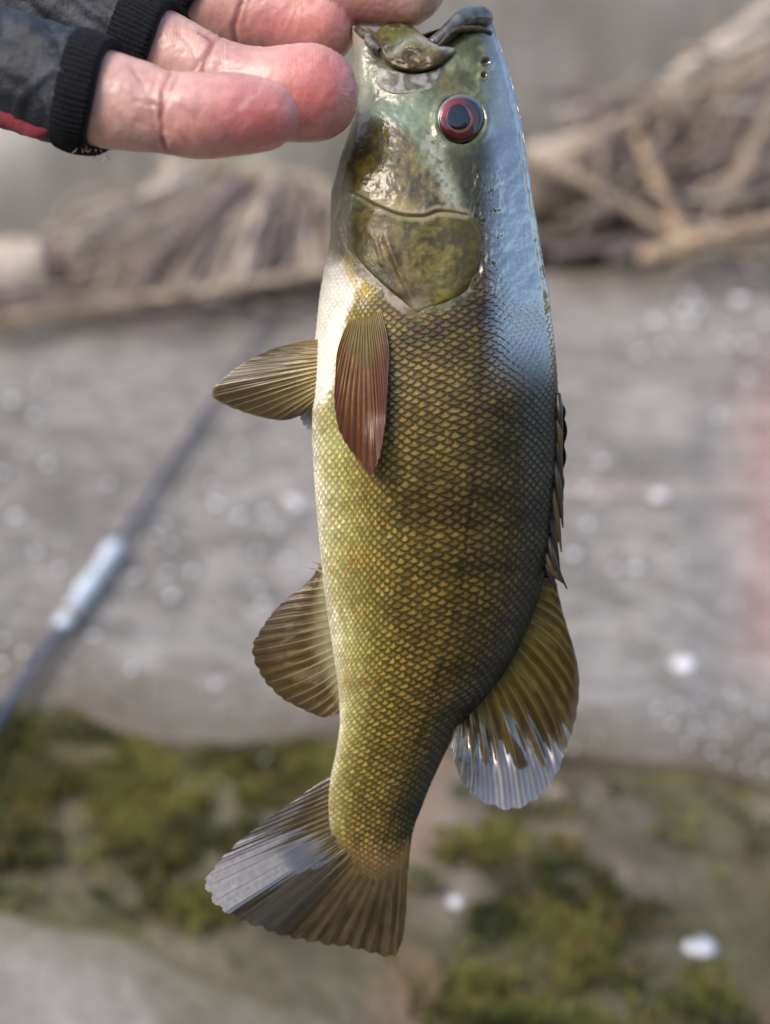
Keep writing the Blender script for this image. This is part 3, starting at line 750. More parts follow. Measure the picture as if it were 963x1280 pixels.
    gain = gain * (1 - .35 * np.exp(-(dline(x, y, [(604, 372), (600, 450), (592, 600), (572, 750), (532, 900), (478, 1060)]) / 3.5) ** 2))
    gain = 1 + (gain - 1) * (1 - .8 * wb) * (.15 + .85 * fade)
    cf = mix(mix(np.broadcast_to(lin(104, 90, 56), cf.shape), lin(122, 94, 66), .4 * np.exp(-(((x - 466) / 34) ** 2 + ((y - 1070) / 24) ** 2))), cf, fade) * ((.8 + .4 * fbm(x / 5, y / 14, 79)) * (.7 + .3 * fade))[..., None]
    hj = vnoise(np.round(jj - .5 * (kid % 2)) * 5.3 + 40, kid * 2.9, 80)[..., None]
    cf = cf * gain[..., None] * (np.array([.95, 1.0, .92]) + hj * np.array([.16, -.02, .14]))
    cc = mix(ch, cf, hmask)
    cc = mix(cc, lin(22, 18, 12), smooth(29, 25, re))
    for (nx_, ny_, r_) in ((607, 79, 7.5), (604, 95, 5.0)):
        rn = np.hypot(x - nx_, y - ny_); cc = mix(cc, lin(34, 28, 18), smooth(r_ * .9, r_ * .4, rn)); cc = mix(cc, lin(110, 96, 62), .7 * np.exp(-((rn - r_ * .35) / 1.6) ** 2))
    # far flank
    xf, yf, y0f, hf, sff = pts(sf, -1); df = Dm(yf)
    B = P(xf, yf, df + hf * df / FPX)
    cfar, _ = paint_flank(xf, yf, sff); cfar = mix(paint_head(xf, yf), cfar, smooth(-3, 7, sdf(xf, yf, HEADB)))
    V = np.concatenate([A, B], 1); Cc = np.concatenate([cc, cfar], 1); Dsp = np.concatenate([disp, np.zeros(xf.shape)], 1)
    # displace along the surface normal
    nc = ns + nf
    gu = np.roll(V, -1, 1) - np.roll(V, 1, 1); gv = np.gradient(V, axis=0)
    Nn = np.cross(gv, gu); Nn /= np.linalg.norm(Nn, axis=2)[..., None] + 1e-15
    if np.mean((Nn[400:600, 100:200] @ FW)) > 0: Nn = -Nn
    V = V + Nn * (Dsp * D0 / FPX)[..., None]
    F = gridf(ny, nc, True).tolist(); F.append(list(range(nc))); F.append(list(range((ny - 1) * nc, ny * nc))[::-1])
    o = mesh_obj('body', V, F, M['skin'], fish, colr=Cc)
    def wetness(x, y):            # thick slime film on nape and crown, thinner on cheeks, thin over the scales
        crown = smooth(598, 628, x + 10 * (fbm(x / 12, y / 12, 76) - .5)) * smooth(500, 410, y)
        return .05 + .06 * smooth(5, -5, sdf(x, y, HEADB)) * (1 - crown) + .95 * crown
    set_wet(o, np.concatenate([wetness(x, y), wetness(xf, yf)], 1))
    return o
body = build_body()

def plate(name, poly, height, mat, paint, parent, power=4.0, base=-2.0, relief=None, nring=26):
    """a domed scale of bone lying on the skin, its edge sunk into it"""
    poly = np.asarray(poly); c = poly.mean(0); n = len(poly)
    rho = np.linspace(0.02, 1, nring) ** .8
    x = c[0] + (poly[None, :, 0] - c[0]) * rho[:, None]; y = c[1] + (poly[None, :, 1] - c[1]) * rho[:, None]
    hgt = base + (height - base) * (1 - rho[:, None] ** (power * 2.2)) ** .5 + 0 * x
    if relief is not None: hgt = hgt + relief(x, y) * smooth(1, .9, rho)[:, None]
    V = surf(x, y, hgt)
    F = gridf(nring, n, True).tolist(); F.append(list(range(n))[::-1])
    return mesh_obj(name, V, F, mat, parent, colr=paint(x, y))
def op_relief(x, y):
    return (2.2 * np.exp(-(dline(x, y, [(484, 300), (500, 340), (522, 386)]) / 5) ** 2) + 2.0 * (fbm(x / 18, y / 18, 80) - .5)
            + 1.2 * np.exp(-(dline(x, y, [(455, 285), (470, 300), (478, 330)]) / 3) ** 2) - 1.5 * np.exp(-(dline(x, y, [(560, 280), (545, 330), (540, 375)]) / 14) ** 2))
membrane = catmull([(424, 258), (416, 280), (419, 303), (432, 332), (455, 359), (486, 385), (515, 401), (537, 395), (548, 386), (520, 380), (490, 360), (460, 330), (446, 300), (440, 268)], 110, True)
gm = plate('gill_membrane', membrane, 1.4, M['headskin'], lambda x, y: mix(np.broadcast_to(lin(158, 146, 132), x.shape + (3,)), lin(112, 100, 72), smooth(.35, .65, fbm(x / 9, y / 9, 81))), fish, power=3)
gc = plate('gill_cover', OPERC, 3.4, M['headskin'], paint_head, fish, power=7, base=-2, relief=op_relief, nring=60)
def paint_max(x, y):
    n = fbm(x / 8, y / 8, 83)
    c = mix(np.broadcast_to(lin(58, 47, 22), x.shape + (3,)), lin(104, 98, 58), smooth(.35, .65, n))
    c = mix(c, lin(74, 54, 22), .8 * np.exp(-(dline(x, y, [(490, 82), (520, 84), (560, 70)]) / 10) ** 2))
    c = mix(c, lin(150, 152, 142), .75 * np.exp(-(dline(x, y, [(490, 66), (504, 52), (520, 46), (545, 56), (566, 62)]) / 5) ** 2))
    return mix(c, lin(88, 96, 56), .6 * np.exp(-(((x - 500) / 16) ** 2 + ((y - 42) / 10) ** 2)))
mx = plate('maxilla', MAXIL, 12.0, M['headskin'], paint_max, fish, power=2.0, base=-3, relief=lambda x, y: 8 * (fbm(x / 16, y / 12, 84) - .5) + 3 * (fbm(x / 6, y / 5, 88) - .5) - 5 * np.exp(-(dline(x, y, [(492, 66), (506, 52), (522, 48)]) / 4) ** 2))
pl = plate('cheek_plate', PLATE, 1.0, M['headskin'], lambda x, y: mix(np.broadcast_to(lin(84, 84, 66), x.shape + (3,)), lin(142, 140, 136), smooth(.35, .65, fbm(x / 7, y / 7, 85))), fish, power=5,
           relief=lambda x, y: 1.2 * (fbm(x / 9, y / 9, 86) - .5))
M['lip'] = material('wet_lip', attr=True, rough=.4, spec=.3, coat=.8, coat_rough=.08, coat_ior=1.8, noise=.2, nscale=500, bump=.2, bscale=400, bdist=.0006)
def lip_tube(name, pts, r, colr, parent, mat='headskin'):
    p = catmull([q[:2] for q in pts], 60); off = np.interp(np.linspace(0, 1, 60), np.linspace(0, 1, len(pts)), [q[2] for q in pts])
    rr = np.interp(np.linspace(0, 1, 60), np.linspace(0, 1, len(pts)), r)
    d = Dm(p[:, 1]); C = P(p[:, 0], p[:, 1], d + off * d / FPX)
    k = np.exp(-0.5 * (np.arange(-6, 7) / 2.5) ** 2); k /= k.sum()
    C = np.stack([np.convolve(np.pad(C[:, i], 6, mode='edge'), k, 'valid') for i in range(3)], 1)
    V, F = loft(C, rr * D0 / FPX, side=FW, nseg=20, rmod=lambda u, a: 1 + .15 * (vnoise(u * 2 + r[0], np.cos(a) * .8 + 3, 90) - .5))
    n = len(V); q = fbm(np.arange(n) / 40.0, np.arange(n) % 20 / 4.0, 91)
    return mesh_obj(name, V, F, M[mat], parent, colr=mix(np.broadcast_to(colr[0], (n, 3)), colr[1], smooth(.35, .65, q)))
lip_tube('upper_lip', [(538, 58, -34), (552, 48, -32), (566, 35, -28), (580, 24, -22), (596, 20, -12), (608, 24, 2), (600, 22, 16), (580, 26, 24), (552, 48, 32)], [9, 10, 11, 13, 13, 11, 11, 9, 6],
         (lin(84, 90, 88), lin(56, 56, 44)), fish, 'lip')
lip_tube('lower_lip', [(476, 60, -30), (462, 48, -26), (450, 40, -18), (445, 38, 0), (450, 40, 18), (464, 50, 28)], [3, 5, 6, 6, 5, 4], (lin(92, 88, 78), lin(60, 54, 44)), fish)
lip_tube('jaw_tab', [(474, 62, -40), (465, 56, -40), (460, 50, -38), (462, 44, -34)], [3, 5, 5.5, 4], (lin(128, 124, 120), lin(104, 96, 88)), fish)
lip_tube('snout_fold', [(548, 58, -44), (566, 40, -40), (584, 36, -36), (602, 37, -24), (615, 42, -8)], [2, 3.5, 4, 4, 3], (lin(54, 46, 28), lin(84, 66, 46)), fish)

# eye
M['iris'] = material('iris_red', attr=True, rough=.35, coat=1, coat_rough=.03)
M['pupil'] = material('pupil_black', color=(.003, .003, .004), rough=.05, coat=1, coat_rough=.01)
M['sclera'] = material('eye_rim', attr=True, rough=.25, coat=1, coat_rough=.05)
def clear_material():
    m = bpy.data.materials.new('clear_cornea'); m.use_nodes = True; nt = m.node_tree
    nt.nodes.remove(nt.nodes['Principled BSDF'])
    t = nt.nodes.new('ShaderNodeBsdfTransparent'); g = nt.nodes.new('ShaderNodeBsdfGlossy'); g.inputs['Roughness'].default_value = .03
    f = nt.nodes.new('ShaderNodeFresnel'); f.inputs[0].default_value = 1.42; x = nt.nodes.new('ShaderNodeMixShader')
    nt.links.new(f.outputs[0], x.inputs[0]); nt.links.new(t.outputs[0], x.inputs[1]); nt.links.new(g.outputs[0], x.inputs[2])
    nt.links.new(x.outputs[0], nt.nodes['Material Output'].inputs['Surface']); return m
M['clear'] = clear_material()
def disc(name, cx, cy, r, hc, he, mat, parent, paint=None, ry=1.04, nring=18, n=64, r0=0.0, tiltx=0.0):
    rho = np.linspace(max(r0, .01), 1, nring)[:, None]; a = np.linspace(0, 2 * np.pi, n, endpoint=False)[None]
    x = cx + r * rho * np.cos(a); y = cy + r * ry * rho * np.sin(a)
    off = he + (hc - he) * np.sqrt(np.clip(1 - rho ** 2, 0, 1)) + tiltx * (x - cx)
    d = Dm(EYE[1]); h0 = float(hfun(np.array(EYE[0]), np.array(EYE[1])))
    slope = -0.30
    V = P(x, y, d - (h0 + slope * (x - EYE[0]) + off) * d / FPX)
    F = gridf(nring, n, True).tolist()
    if r0 == 0: F.append(list(range(n))[::-1])
    return mesh_obj(name, V, F, mat, parent, colr=None if paint is None else paint(rho + 0 * a, a + 0 * rho))
def p_scl(rho, a): return mix(np.broadcast_to(lin(60, 58, 52), rho.shape + (3,)), lin(104, 108, 106), smooth(.7, .95, rho))
def p_iris(rho, a):
    c = mix(np.broadcast_to(lin(190, 42, 32), rho.shape + (3,)), lin(138, 26, 20), smooth(.3, .75, fbm(np.cos(a) * 5 + 9, np.sin(a) * 5 + rho * 4, 95)))
    c = mix(c, lin(58, 18, 18), .7 * smooth(.8, 1, rho))
    side = smooth(.1, .75, np.cos(a + .25)); c = mix(c, lin(110, 96, 96), .65 * side * smooth(.6, .75, rho))  # grey sky glaze of the cornea, painted on the iris's right side
    return mix(c, lin(226, 150, 120), smooth(.655, .63, rho))
eye = disc('eye', EYE[0], EYE[1], 31, 1, -6, M['sclera'], fish, p_scl)
disc('iris', EYE[0] - 2, EYE[1] - 1, 25.5, 3, -1, M['iris'], eye, p_iris, r0=.5)
disc('pupil', EYE[0] - 4, EYE[1] - 3, 14.8, 3.4, 1.8, M['pupil'], eye, None, ry=1.12)
disc('cornea', EYE[0], EYE[1], 28.5, 5.5, -2, M['clear'], eye)

# fins
M['fin'] = material('fin_membrane', attr=True, wet=True, rough=.4, spec=.4, coat=1.0, coat_rough=.14, coat_ior=2.8, transl=.3, noise=.12, nscale=700, bump=.15, bscale=500, bdist=.0005)
M['softfin'] = material('soft_fin_membrane', attr=True, rough=.45, spec=.4, coat=.5, coat_rough=.12, coat_ior=1.7, transl=.3, noise=.15, nscale=700, bump=.15, bscale=500, bdist=.0005)
M['ray'] = material('fin_ray', attr=True, rough=.45, coat=.4, coat_rough=.12, noise=.1, nscale=900)
def fin(name, base, edge, nray, depth, paint, curve=None, ridge=1.2, thick=1.0, ns=None, nt=70, ser=.03, rayr=1.6, raycol=None, rays=True, tray=.97, seed=0, group_tip=3, mat='fin', wetf=None):
    """membrane between a base line and an outer edge, stretched over nray rays; depth(x, y, s, t) -> camera depth"""
    ns = ns or nray * 14
    b = catmull(base, ns); e = catmull(edge, ns); s = np.linspace(0, 1, ns)[:, None]; t = np.linspace(0, 1, nt)[None]
    ph = s * nray
    rs = np.random.RandomState(seed)
    serr = 1 - ser * (1 - np.abs(np.cos(ph * np.pi))) - .5 * ser * np.interp(s, np.linspace(0, 1, nray * 2), rs.rand(nray * 2)) - .35 * ser * np.abs(np.sin(ph * np.pi * 4))
    tt = t * serr
    def xy(sv, tv):
        bx = np.interp(sv, s[:, 0], b[:, 0]); by = np.interp(sv, s[:, 0], b[:, 1]); ex = np.interp(sv, s[:, 0], e[:, 0]); ey = np.interp(sv, s[:, 0], e[:, 1])
        x = bx + (ex - bx) * tv; y = by + (ey - by) * tv
        if curve is not None:
            cx, cy = curve(sv, tv); x = x + cx; y = y + cy
        return x, y
    x, y = xy(s + 0 * t, tt)
    d = depth(x, y, s + 0 * t, tt)
    jw = ph + .25 * (vnoise(ph * .9, tt * 2.5, seed + 200) - .5)
    rd = ridge * (np.abs(np.cos(jw * np.pi)) ** 3 - .4) * smooth(0, .08, tt) + .5 * ridge * np.cos(jw * np.pi * 2 * group_tip) * smooth(.15, .6, tt) + .6 * ridge * (vnoise(ph * 6, tt * 3, seed + 210) - .5)
    d1 = d - (rd * (1 - .6 * tt) + thick * (1 - .93 * tt)) * D0 / FPX; d2 = d + (thick * (1 - .93 * tt)) * D0 / FPX
    A = P(x, y, d1); B = P(x, y, d2)
    fib = .5 + .5 * np.cos(jw * np.pi * 2 * group_tip + 2 * vnoise(ph * 2, tt * 4, seed + 220)); Cc = paint(s + 0 * t, tt, jw, x, y) * (1 - .30 * fib * smooth(.1, .45, tt) * vnoise(ph * 3, tt * 5, seed + 230) * 1.6)[..., None]
    nA = ns * nt; F = gridf(ns, nt).tolist(); F2 = (gridf(ns, nt)[:, ::-1] + nA).tolist()
    rim = [i * nt for i in range(ns)] ; ring = [j for j in range(nt)] + [i * nt + nt - 1 for i in range(1, ns)] + [(ns - 1) * nt + j for j in range(nt - 2, -1, -1)] + [i * nt for i in range(ns - 2, 0, -1)]
    S = [[ring[k], ring[(k + 1) % len(ring)], ring[(k + 1) % len(ring)] + nA, ring[k] + nA] for k in range(len(ring))]
    o = mesh_obj(name, np.concatenate([A.reshape(-1, 3), B.reshape(-1, 3)]), F + F2, M[mat], fish, colr=np.concatenate([Cc.reshape(-1, 3), Cc.reshape(-1, 3)]))
    w_ = np.full(x.shape, .3) if wetf is None else wetf(s + 0 * t, tt, x, y)
    set_wet(o, np.concatenate([w_.ravel(), w_.ravel()]))
    if rays:
        for k in range(nray + 1):
            sv = min(max((k + rs.uniform(-.16, .16)) / nray, .004), .996); tv = np.linspace(0, tray * (1 - .25 * ser), 26)
            x_, y_ = xy(np.full(26, sv), tv); d_ = depth(x_, y_, np.full(26, sv), tv) - (ridge * .4 + thick * (1 - .93 * tv) * .8) * D0 / FPX
            C = P(x_, y_, d_)
            V, F_ = loft(C, rayr * (1 - .72 * tv) * D0 / FPX, side=FW, flat=.8, nseg=6)
            rc = np.repeat(raycol(np.full(26, sv), tv), 6, axis=0)
            mesh_obj('fin_ray', V, F_, M['ray'], o, colr=rc)
    return o
def stripes(ph, f=1.0): return np.abs(np.cos(ph * np.pi * f)) ** 2
def cst(*c): return lambda s, t: np.tile(lin(*c), (len(t), 1))
def grad(c0, c1, a=0, b=1): return lambda s, t: mix(np.tile(lin(*c0), (len(t), 1)), lin(*c1), smooth(a, b, t))
fbn = lambda x, y, k, q: fbm(x / k, y / k, q)

# tail
def tail_paint(s, t, ph, x, y):
    n = fbm(ph * 2.0, t * 6, 110); n2 = fbm(x / 16, y / 16, 111)
    c = mix(np.broadcast_to(lin(112, 94, 50), s.shape + (3,)), lin(80, 66, 38), smooth(.2, .8, t) * .8)
    c = mix(c, lin(132, 122, 96), .55 * stripes(ph) * smooth(.15, .3, t)); c = mix(c, lin(48, 42, 30), .5 * smooth(.45, .7, n))
    c = mix(c, lin(40, 34, 26), .8 * smooth(.965, 1, s)); c = mix(c, lin(150, 140, 128), .8 * smooth(.035, .005, s))
    c = mix(c, lin(128, 104, 66), .7 * smooth(.25, .05, t) * (1 - .4 * n2))
    return c * (.58 + .34 * n2)[..., None]
def tail_depth(x, y, s, t):
    # the upper-left lobe is swung round and laid back so that it faces the sky
    lobe = smooth(.62, .44, s); q = y - 1036 - .22 * (400 - x); dl = 16 * (vnoise(s * 30, s * 0, 240) - .5) + 10 * (vnoise(s * 75, s * 0, 241) - .5)
    sp = smooth(.12, .5, t) * 5 * np.log1p(np.exp(np.clip((q + dl) / 5, -30, 30))) - dl * smooth(0, 26, q)
    return Dm(1060) + (0 - .55 * sp * lobe + .13 * (x - 400) * lobe * smooth(.1, .5, t) + .05 * (y - 1060) * (1 - lobe)) * D0 / FPX
fin('tail_fin', [(424, 962), (426, 985), (432, 1010), (448, 1035), (470, 1048), (492, 1040), (505, 1020), (512, 1000)],
    [(388, 986), (300, 1050), (262, 1090), (254, 1110), (275, 1140), (320, 1160), (352, 1172), (400, 1182), (440, 1188), (472, 1196), (492, 1199), (503, 1178), (508, 1140)],
    27, tail_depth, tail_paint, ridge=.35, thick=1.6, ser=.025, rayr=.9, raycol=grad((98, 84, 48), (58, 50, 34)), seed=1, wetf=lambda s, t, x, y: .10 + .9 * smooth(.64, .46, s) * smooth(.1, .4, t))

# soft dorsal
def dorsal_paint(s, t, ph, x, y):
    n = fbm(ph * 2, t * 5, 120); n2 = fbn(x, y, 14, 121)
    c = mix(np.broadcast_to(lin(104, 92, 40), s.shape + (3,)), lin(92, 72, 36), smooth(.3, .8, t)); c = mix(c, lin(60, 48, 22), .75 * (1 - stripes(ph)) * smooth(.1, .3, t))
    c = mix(c, lin(140, 128, 70), .4 * smooth(.5, .7, n)); c = mix(c, lin(120, 112, 104), .6 * smooth(.8, .98, t))
    return c * (.8 + .4 * n2)[..., None]
def dsp(s, y):
    q = y - 918 + 40 * smooth(.75, 1, s); dl = 46 * (vnoise(s * 30, s * 0, 250) - .5) + 30 * (vnoise(s * 70, s * 0, 251) - .5)
    return 8 * np.log1p(np.exp(np.clip((q + dl) / 8, -30, 30))) - dl * smooth(-5, 50, q)
def dorsal_depth(x, y, s, t):
    return Dm(y) + (10 * t * (1 - s) + .06 * (y - 800) * t * smooth(.1, .4, s) - .5 * dsp(s, y) * smooth(.28, .45, s)) * D0 / FPX
fin('soft_dorsal_fin', [(674, 722), (662, 756), (644, 796), (618, 838), (590, 868), (570, 886), (560, 894)],
    [(694, 742), (705, 775), (718, 812), (725, 850), (722, 892), (712, 930), (696, 970), (672, 1000), (640, 1014), (604, 1004), (582, 985), (570, 960), (564, 930)],
    19, dorsal_depth, dorsal_paint, ridge=.6, thick=1.0, ser=.02, rayr=1.1, raycol=grad((112, 98, 44), (96, 82, 56)), seed=2, wetf=lambda s, t, x, y: .12 + .88 * smooth(870, 925, y),
    curve=lambda s, t: (10 * np.sin(np.pi * np.clip(t, 0, 1)) * (1 - .5 * s), -6 * np.sin(np.pi * np.clip(t, 0, 1))))
# anal fin
def anal_paint(s, t, ph, x, y):
    n = fbm(ph * 2, t * 5, 130); n2 = fbn(x, y, 12, 131)
    c = mix(np.broadcast_to(lin(170, 166, 128), s.shape + (3,)), lin(112, 92, 52), smooth(.05, .35, t)); c = mix(c, lin(74, 58, 34), .55 * smooth(.6, 1, t))
    c = mix(c, lin(72, 56, 28), .6 * (1 - stripes(ph)) * smooth(.2, .4, t)); c = mix(c, lin(178, 160, 120), .45 * smooth(.58, .72, n) * smooth(.1, .3, t) * smooth(.8, .5, t))
    c = mix(c, lin(168, 156, 136), .8 * smooth(.03, .0, s)); return c * (.8 + .4 * n2)[..., None]
fin('anal_fin', [(404, 708), (408, 740), (415, 780), (422, 820), (428, 855), (428, 884)],
    [(396, 712), (386, 726), (350, 755), (324, 788), (314, 814), (326, 846), (350, 872), (386, 891), (408, 897), (424, 888)],
    19, lambda x, y, s, t: Dm(y) + (6 * t - 8 * t * s + 2 * np.sin(s * 9) * t) * D0 / FPX, anal_paint, mat='softfin', ridge=.6, thick=.9, ser=.025, rayr=.9, raycol=grad((150, 136, 84), (92, 74, 46)), seed=3,
    curve=lambda s, t: (0 * s, 8 * np.sin(np.pi * t) * (s - .3)))
for q, (a, b) in enumerate((((404, 716), (381, 709)), ((403, 708), (391, 703)))):
    p = np.array([P(a[0], a[1], Dm(a[1])), P((a[0] + b[0]) / 2, (a[1] + b[1]) / 2 - 2, Dm(a[1]) - .001), P(b[0], b[1], Dm(b[1]) - .001)])
    V, F = loft(catmull(p, 10), np.linspace(.0005, .00012, 10), nseg=8)
    mesh_obj('anal_spine', V, F, M['ray'], fish, colr=np.tile(lin(170, 158, 138), (len(V), 1)))
# pelvic fins: the near one spread to the left, the pale far one peeping out below it
def pelvic_paint(s, t, ph, x, y):
    n = fbm(ph * 2, t * 5, 140); n2 = fbn(x, y, 10, 141)
    c = mix(np.broadcast_to(lin(150, 130, 72), s.shape + (3,)), lin(110, 92, 54), smooth(.1, .8, t)); c = mix(c, lin(66, 56, 30), .7 * (1 - stripes(ph)) * smooth(.1, .3, t) * smooth(1.2, .2, s))
    c = mix(c, lin(184, 176, 140), .6 * smooth(.55, 1, s) * smooth(.9, .3, t) * stripes(ph)); c = mix(c, lin(160, 124, 48), .7 * smooth(.16, .02, s))
    c = mix(c, lin(190, 182, 160), .7 * smooth(.95, 1, t)); return c * (.82 + .36 * n2)[..., None]
fin('pelvic_fin', [(402, 424), (402, 440), (402, 458), (402, 475), (401, 490), (400, 503)],
    [(372, 428), (340, 436), (300, 456), (270, 480), (263, 494), (274, 504), (310, 518), (350, 526), (375, 520), (388, 510)],
    18, lambda x, y, s, t: Dm(y) + (-22 + 26 * t + 10 * (s - .5) * t + 2 * np.sin(s * 12) * t) * D0 / FPX, pelvic_paint, mat='softfin', ridge=.7, thick=.8, ser=.015, rayr=.9, raycol=grad((160, 140, 84), (110, 94, 60)), seed=4)
fin('pelvic_fin', [(404, 470), (404, 485), (403, 500), (402, 512)], [(372, 512), (376, 528), (386, 540), (394, 536)], 6,
    lambda x, y, s, t: Dm(y) + (30 - 4 * t) * D0 / FPX, lambda s, t, ph, x, y: mix(np.broadcast_to(lin(222, 224, 226), s.shape + (3,)), lin(176, 176, 176), .5 * stripes(ph)),
    ridge=1.0, ser=.05, rayr=1.0, raycol=cst(226, 226, 226), seed=5)
# pectoral fin lying on the flank
def pect_paint(s, t, ph, x, y):
    n = fbm(ph * 2, t * 8, 150); n2 = fbn(x, y, 7, 151)
    c = mix(np.broadcast_to(lin(104, 98, 40), s.shape + (3,)), lin(136, 80, 24), smooth(.2, .42, t)); c = mix(c, lin(104, 50, 18), smooth(.55, .95, t) * .8)
    c = mix(c, lin(216, 184, 116), .75 * stripes(ph) ** 2 * smooth(.26, .36, t) * smooth(.85, .5, t) * smooth(.85, .2, s)); c = mix(c, lin(48, 24, 12), .7 * (1 - stripes(ph)) * smooth(.25, .4, t))
    c = mix(c, lin(30, 24, 20), .9 * smooth(.82, .93, s)); return c * (.7 + .6 * n2)[..., None]
def pect_depth(x, y, s, t):
    d = Dm(y); return d - (hfun(x, y) + 1.5 + 9 * t + 3 * np.sin(np.pi * s) + 5 * t * smooth(.5, 1, s) + .5 * 6 * np.log1p(np.exp(np.clip((y - 522) / 6, -20, 20))) * smooth(.42, .6, s)) * d / FPX
fin('pectoral_fin', [(436, 402), (443, 400), (452, 399), (462, 397), (470, 393), (476, 389)],
    [(420, 468), (418, 502), (424, 540), (440, 568), (452, 582), (462, 597), (470, 588), (477, 564), (483, 520), (485, 470)],
    19, pect_depth, pect_paint, mat='softfin', ridge=1.1, thick=.7, ser=.02, rayr=.8, raycol=grad((140, 112, 54), (110, 52, 28), .1, .5), seed=6,
    curve=lambda s, t: ((s - .5) * 10 * np.sin(np.pi * t), 0 * t))
pad = catmull([(438, 372), (452, 366), (468, 374), (476, 388), (470, 406), (452, 416), (436, 410), (432, 390)], 50, True)
plate('pectoral_base', pad, 3.5, M['headskin'], lambda x, y: mix(np.broadcast_to(lin(112, 108, 46), x.shape + (3,)), lin(170, 150, 60), smooth(.35, .7, fbn(x, y, 6, 152))), fish, power=1.4)
# spiny dorsal: dark spines folded flat along the back
sp_root = None
def spine_membrane():
    yv = np.linspace(490, 738, 60)[:, None]; t = np.linspace(0, 1, 10)[None]
    w = 11 + 4 * np.abs(np.sin((yv - 490) / 33.0 * np.pi)) ; w = w * smooth(484, 520, yv)
    x = XR(yv) - 4 + w * t; d = Dm(yv) + (2 + 5 * np.sin(t * 3)) * D0 / FPX + 0 * yv
    A = P(x, yv + 0 * t, d); B = P(x, yv + 0 * t, d + .0009)
    n = A.shape[0] * A.shape[1]; F = gridf(60, 10); F2 = F[:, ::-1] + n
    c = mix(np.broadcast_to(lin(60, 54, 36), x.shape + (3,)), lin(34, 30, 26), fbm(x / 5, yv / 9 + 0 * t, 160))
    return mesh_obj('spiny_dorsal_fin', np.concatenate([A.reshape(-1, 3), B.reshape(-1, 3)]), F.tolist() + F2.tolist(), M['fin'], fish, colr=np.concatenate([c.reshape(-1, 3)] * 2))
sdo = spine_membrane()
for i, (x0, y0, x1, y1, x2, y2) in enumerate([(697, 492, 700, 520, 703, 552), (694, 512, 700, 548, 702, 590), (694, 540, 700, 580, 704, 626), (692, 570, 700, 620, 704, 660), (689, 600, 697, 650, 702, 690),
                                              (686, 640, 694, 680, 700, 712), (684, 668, 694, 704, 709, 736), (682, 690, 692, 716, 706, 730), (682, 704, 690, 722, 696, 740)]):
    p = [P(x0, y0, Dm(y0) - .0022), P(x1, y1, Dm(y1) - .0036 + .0004 * (i % 3)), P(x2, y2, Dm(y2) - .0024)]
    V, F = loft(catmull(p, 16), np.interp(np.linspace(0, 1, 16), [0, .3, 1], [.0009, .0011, .00018]), nseg=8)
    mesh_obj('spine', V, F, M['ray'], sdo, colr=np.tile(lin(*((46, 40, 30), (74, 60, 36), (36, 32, 30))[i % 3]), (len(V), 1)))

# ------------------------------------------------------------------ the hand in its fingerless glove
person = empty('person', P(-120, 60, 0.33))
tag(person, 'bare fingertips of a hand in a black fingerless glove gripping the fish jaw', 'person')
def fcurve(ctrl, n=60, tip=True):
    """ctrl: (px, py, depth, radius in px) -> centres and radii, rounded off at the far end"""
    c = np.array(ctrl, float)
    W = P(c[:, 0], c[:, 1], c[:, 2]); q = catmull(np.concatenate([W, (c[:, 3] * c[:, 2] / FPX)[:, None] * 1.0], 1), n)
    C, rad = q[:, :3], q[:, 3].copy()
    if tip:
        seg = np.concatenate([[0], np.cumsum(np.linalg.norm(np.diff(C, axis=0), axis=1))]); rem = seg[-1] - seg
        r0 = rad[-1] * 1.05; k = np.clip(rem / r0, 0, 1); rad = rad * np.sqrt(np.clip(1 - (1 - k) ** 2, 0.0016, 1))
    return C, rad
FA = [(-60, 66, .310, 64), (50, 98, .305, 62), (125, 122, .302, 60), (175, 134, .300, 56), (204, 140, .299, 50.5), (252, 145, .298, 53), (300, 143, .298, 50), (336, 145, .299, 44), (360, 149, .2995, 37), (375, 152, .300, 31)]
FB = [(20, -10, .335, 62), (120, 28, .327, 58), (200, 62, .322, 50), (262, 90, .319, 45), (300, 104, .318, 47), (345, 116, .317, 57), (395, 116, .317, 60), (450, 110, .318, 56)]
FC = [(150, -70, .352, 60), (240, -26, .350, 56), (300, 10, .348, 54), (360, 26, .346, 50), (410, 36, .344, 46), (446, 44, .343, 40)]
TD = [(180, -190, .362, 80), (290, -105, .352, 62), (370, -52, .345, 52), (430, -24, .342, 50), (490, -14, .340, 46), (532, -8, .339, 40), (556, 0, .339, 32)]
FP = [(-120, 50, .352, 60), (-40, 66, .360, 54), (20, 50, .372, 48), (10, 15, .385, 44)]          # little finger, curled out of sight inside the glove
parts = []
for ct in (FA, FB, FC, TD): parts.append(loft(*fcurve(ct), side=FW, flat=.92, nseg=40))
palm = fcurve([(60, 10, .335, 95), (-60, -10, .342, 140), (-180, -20, .345, 150), (-300, 0, .345, 120), (-420, 30, .340, 105), (-700, 120, .32, 110)], tip=False)
parts.append(loft(*palm, side=FW, flat=.55, nseg=40))
V, F = join(parts)
V, N_, F = remesh(V, F, .00062, it=5, fac=.5)
px, py, dd = proj(V)
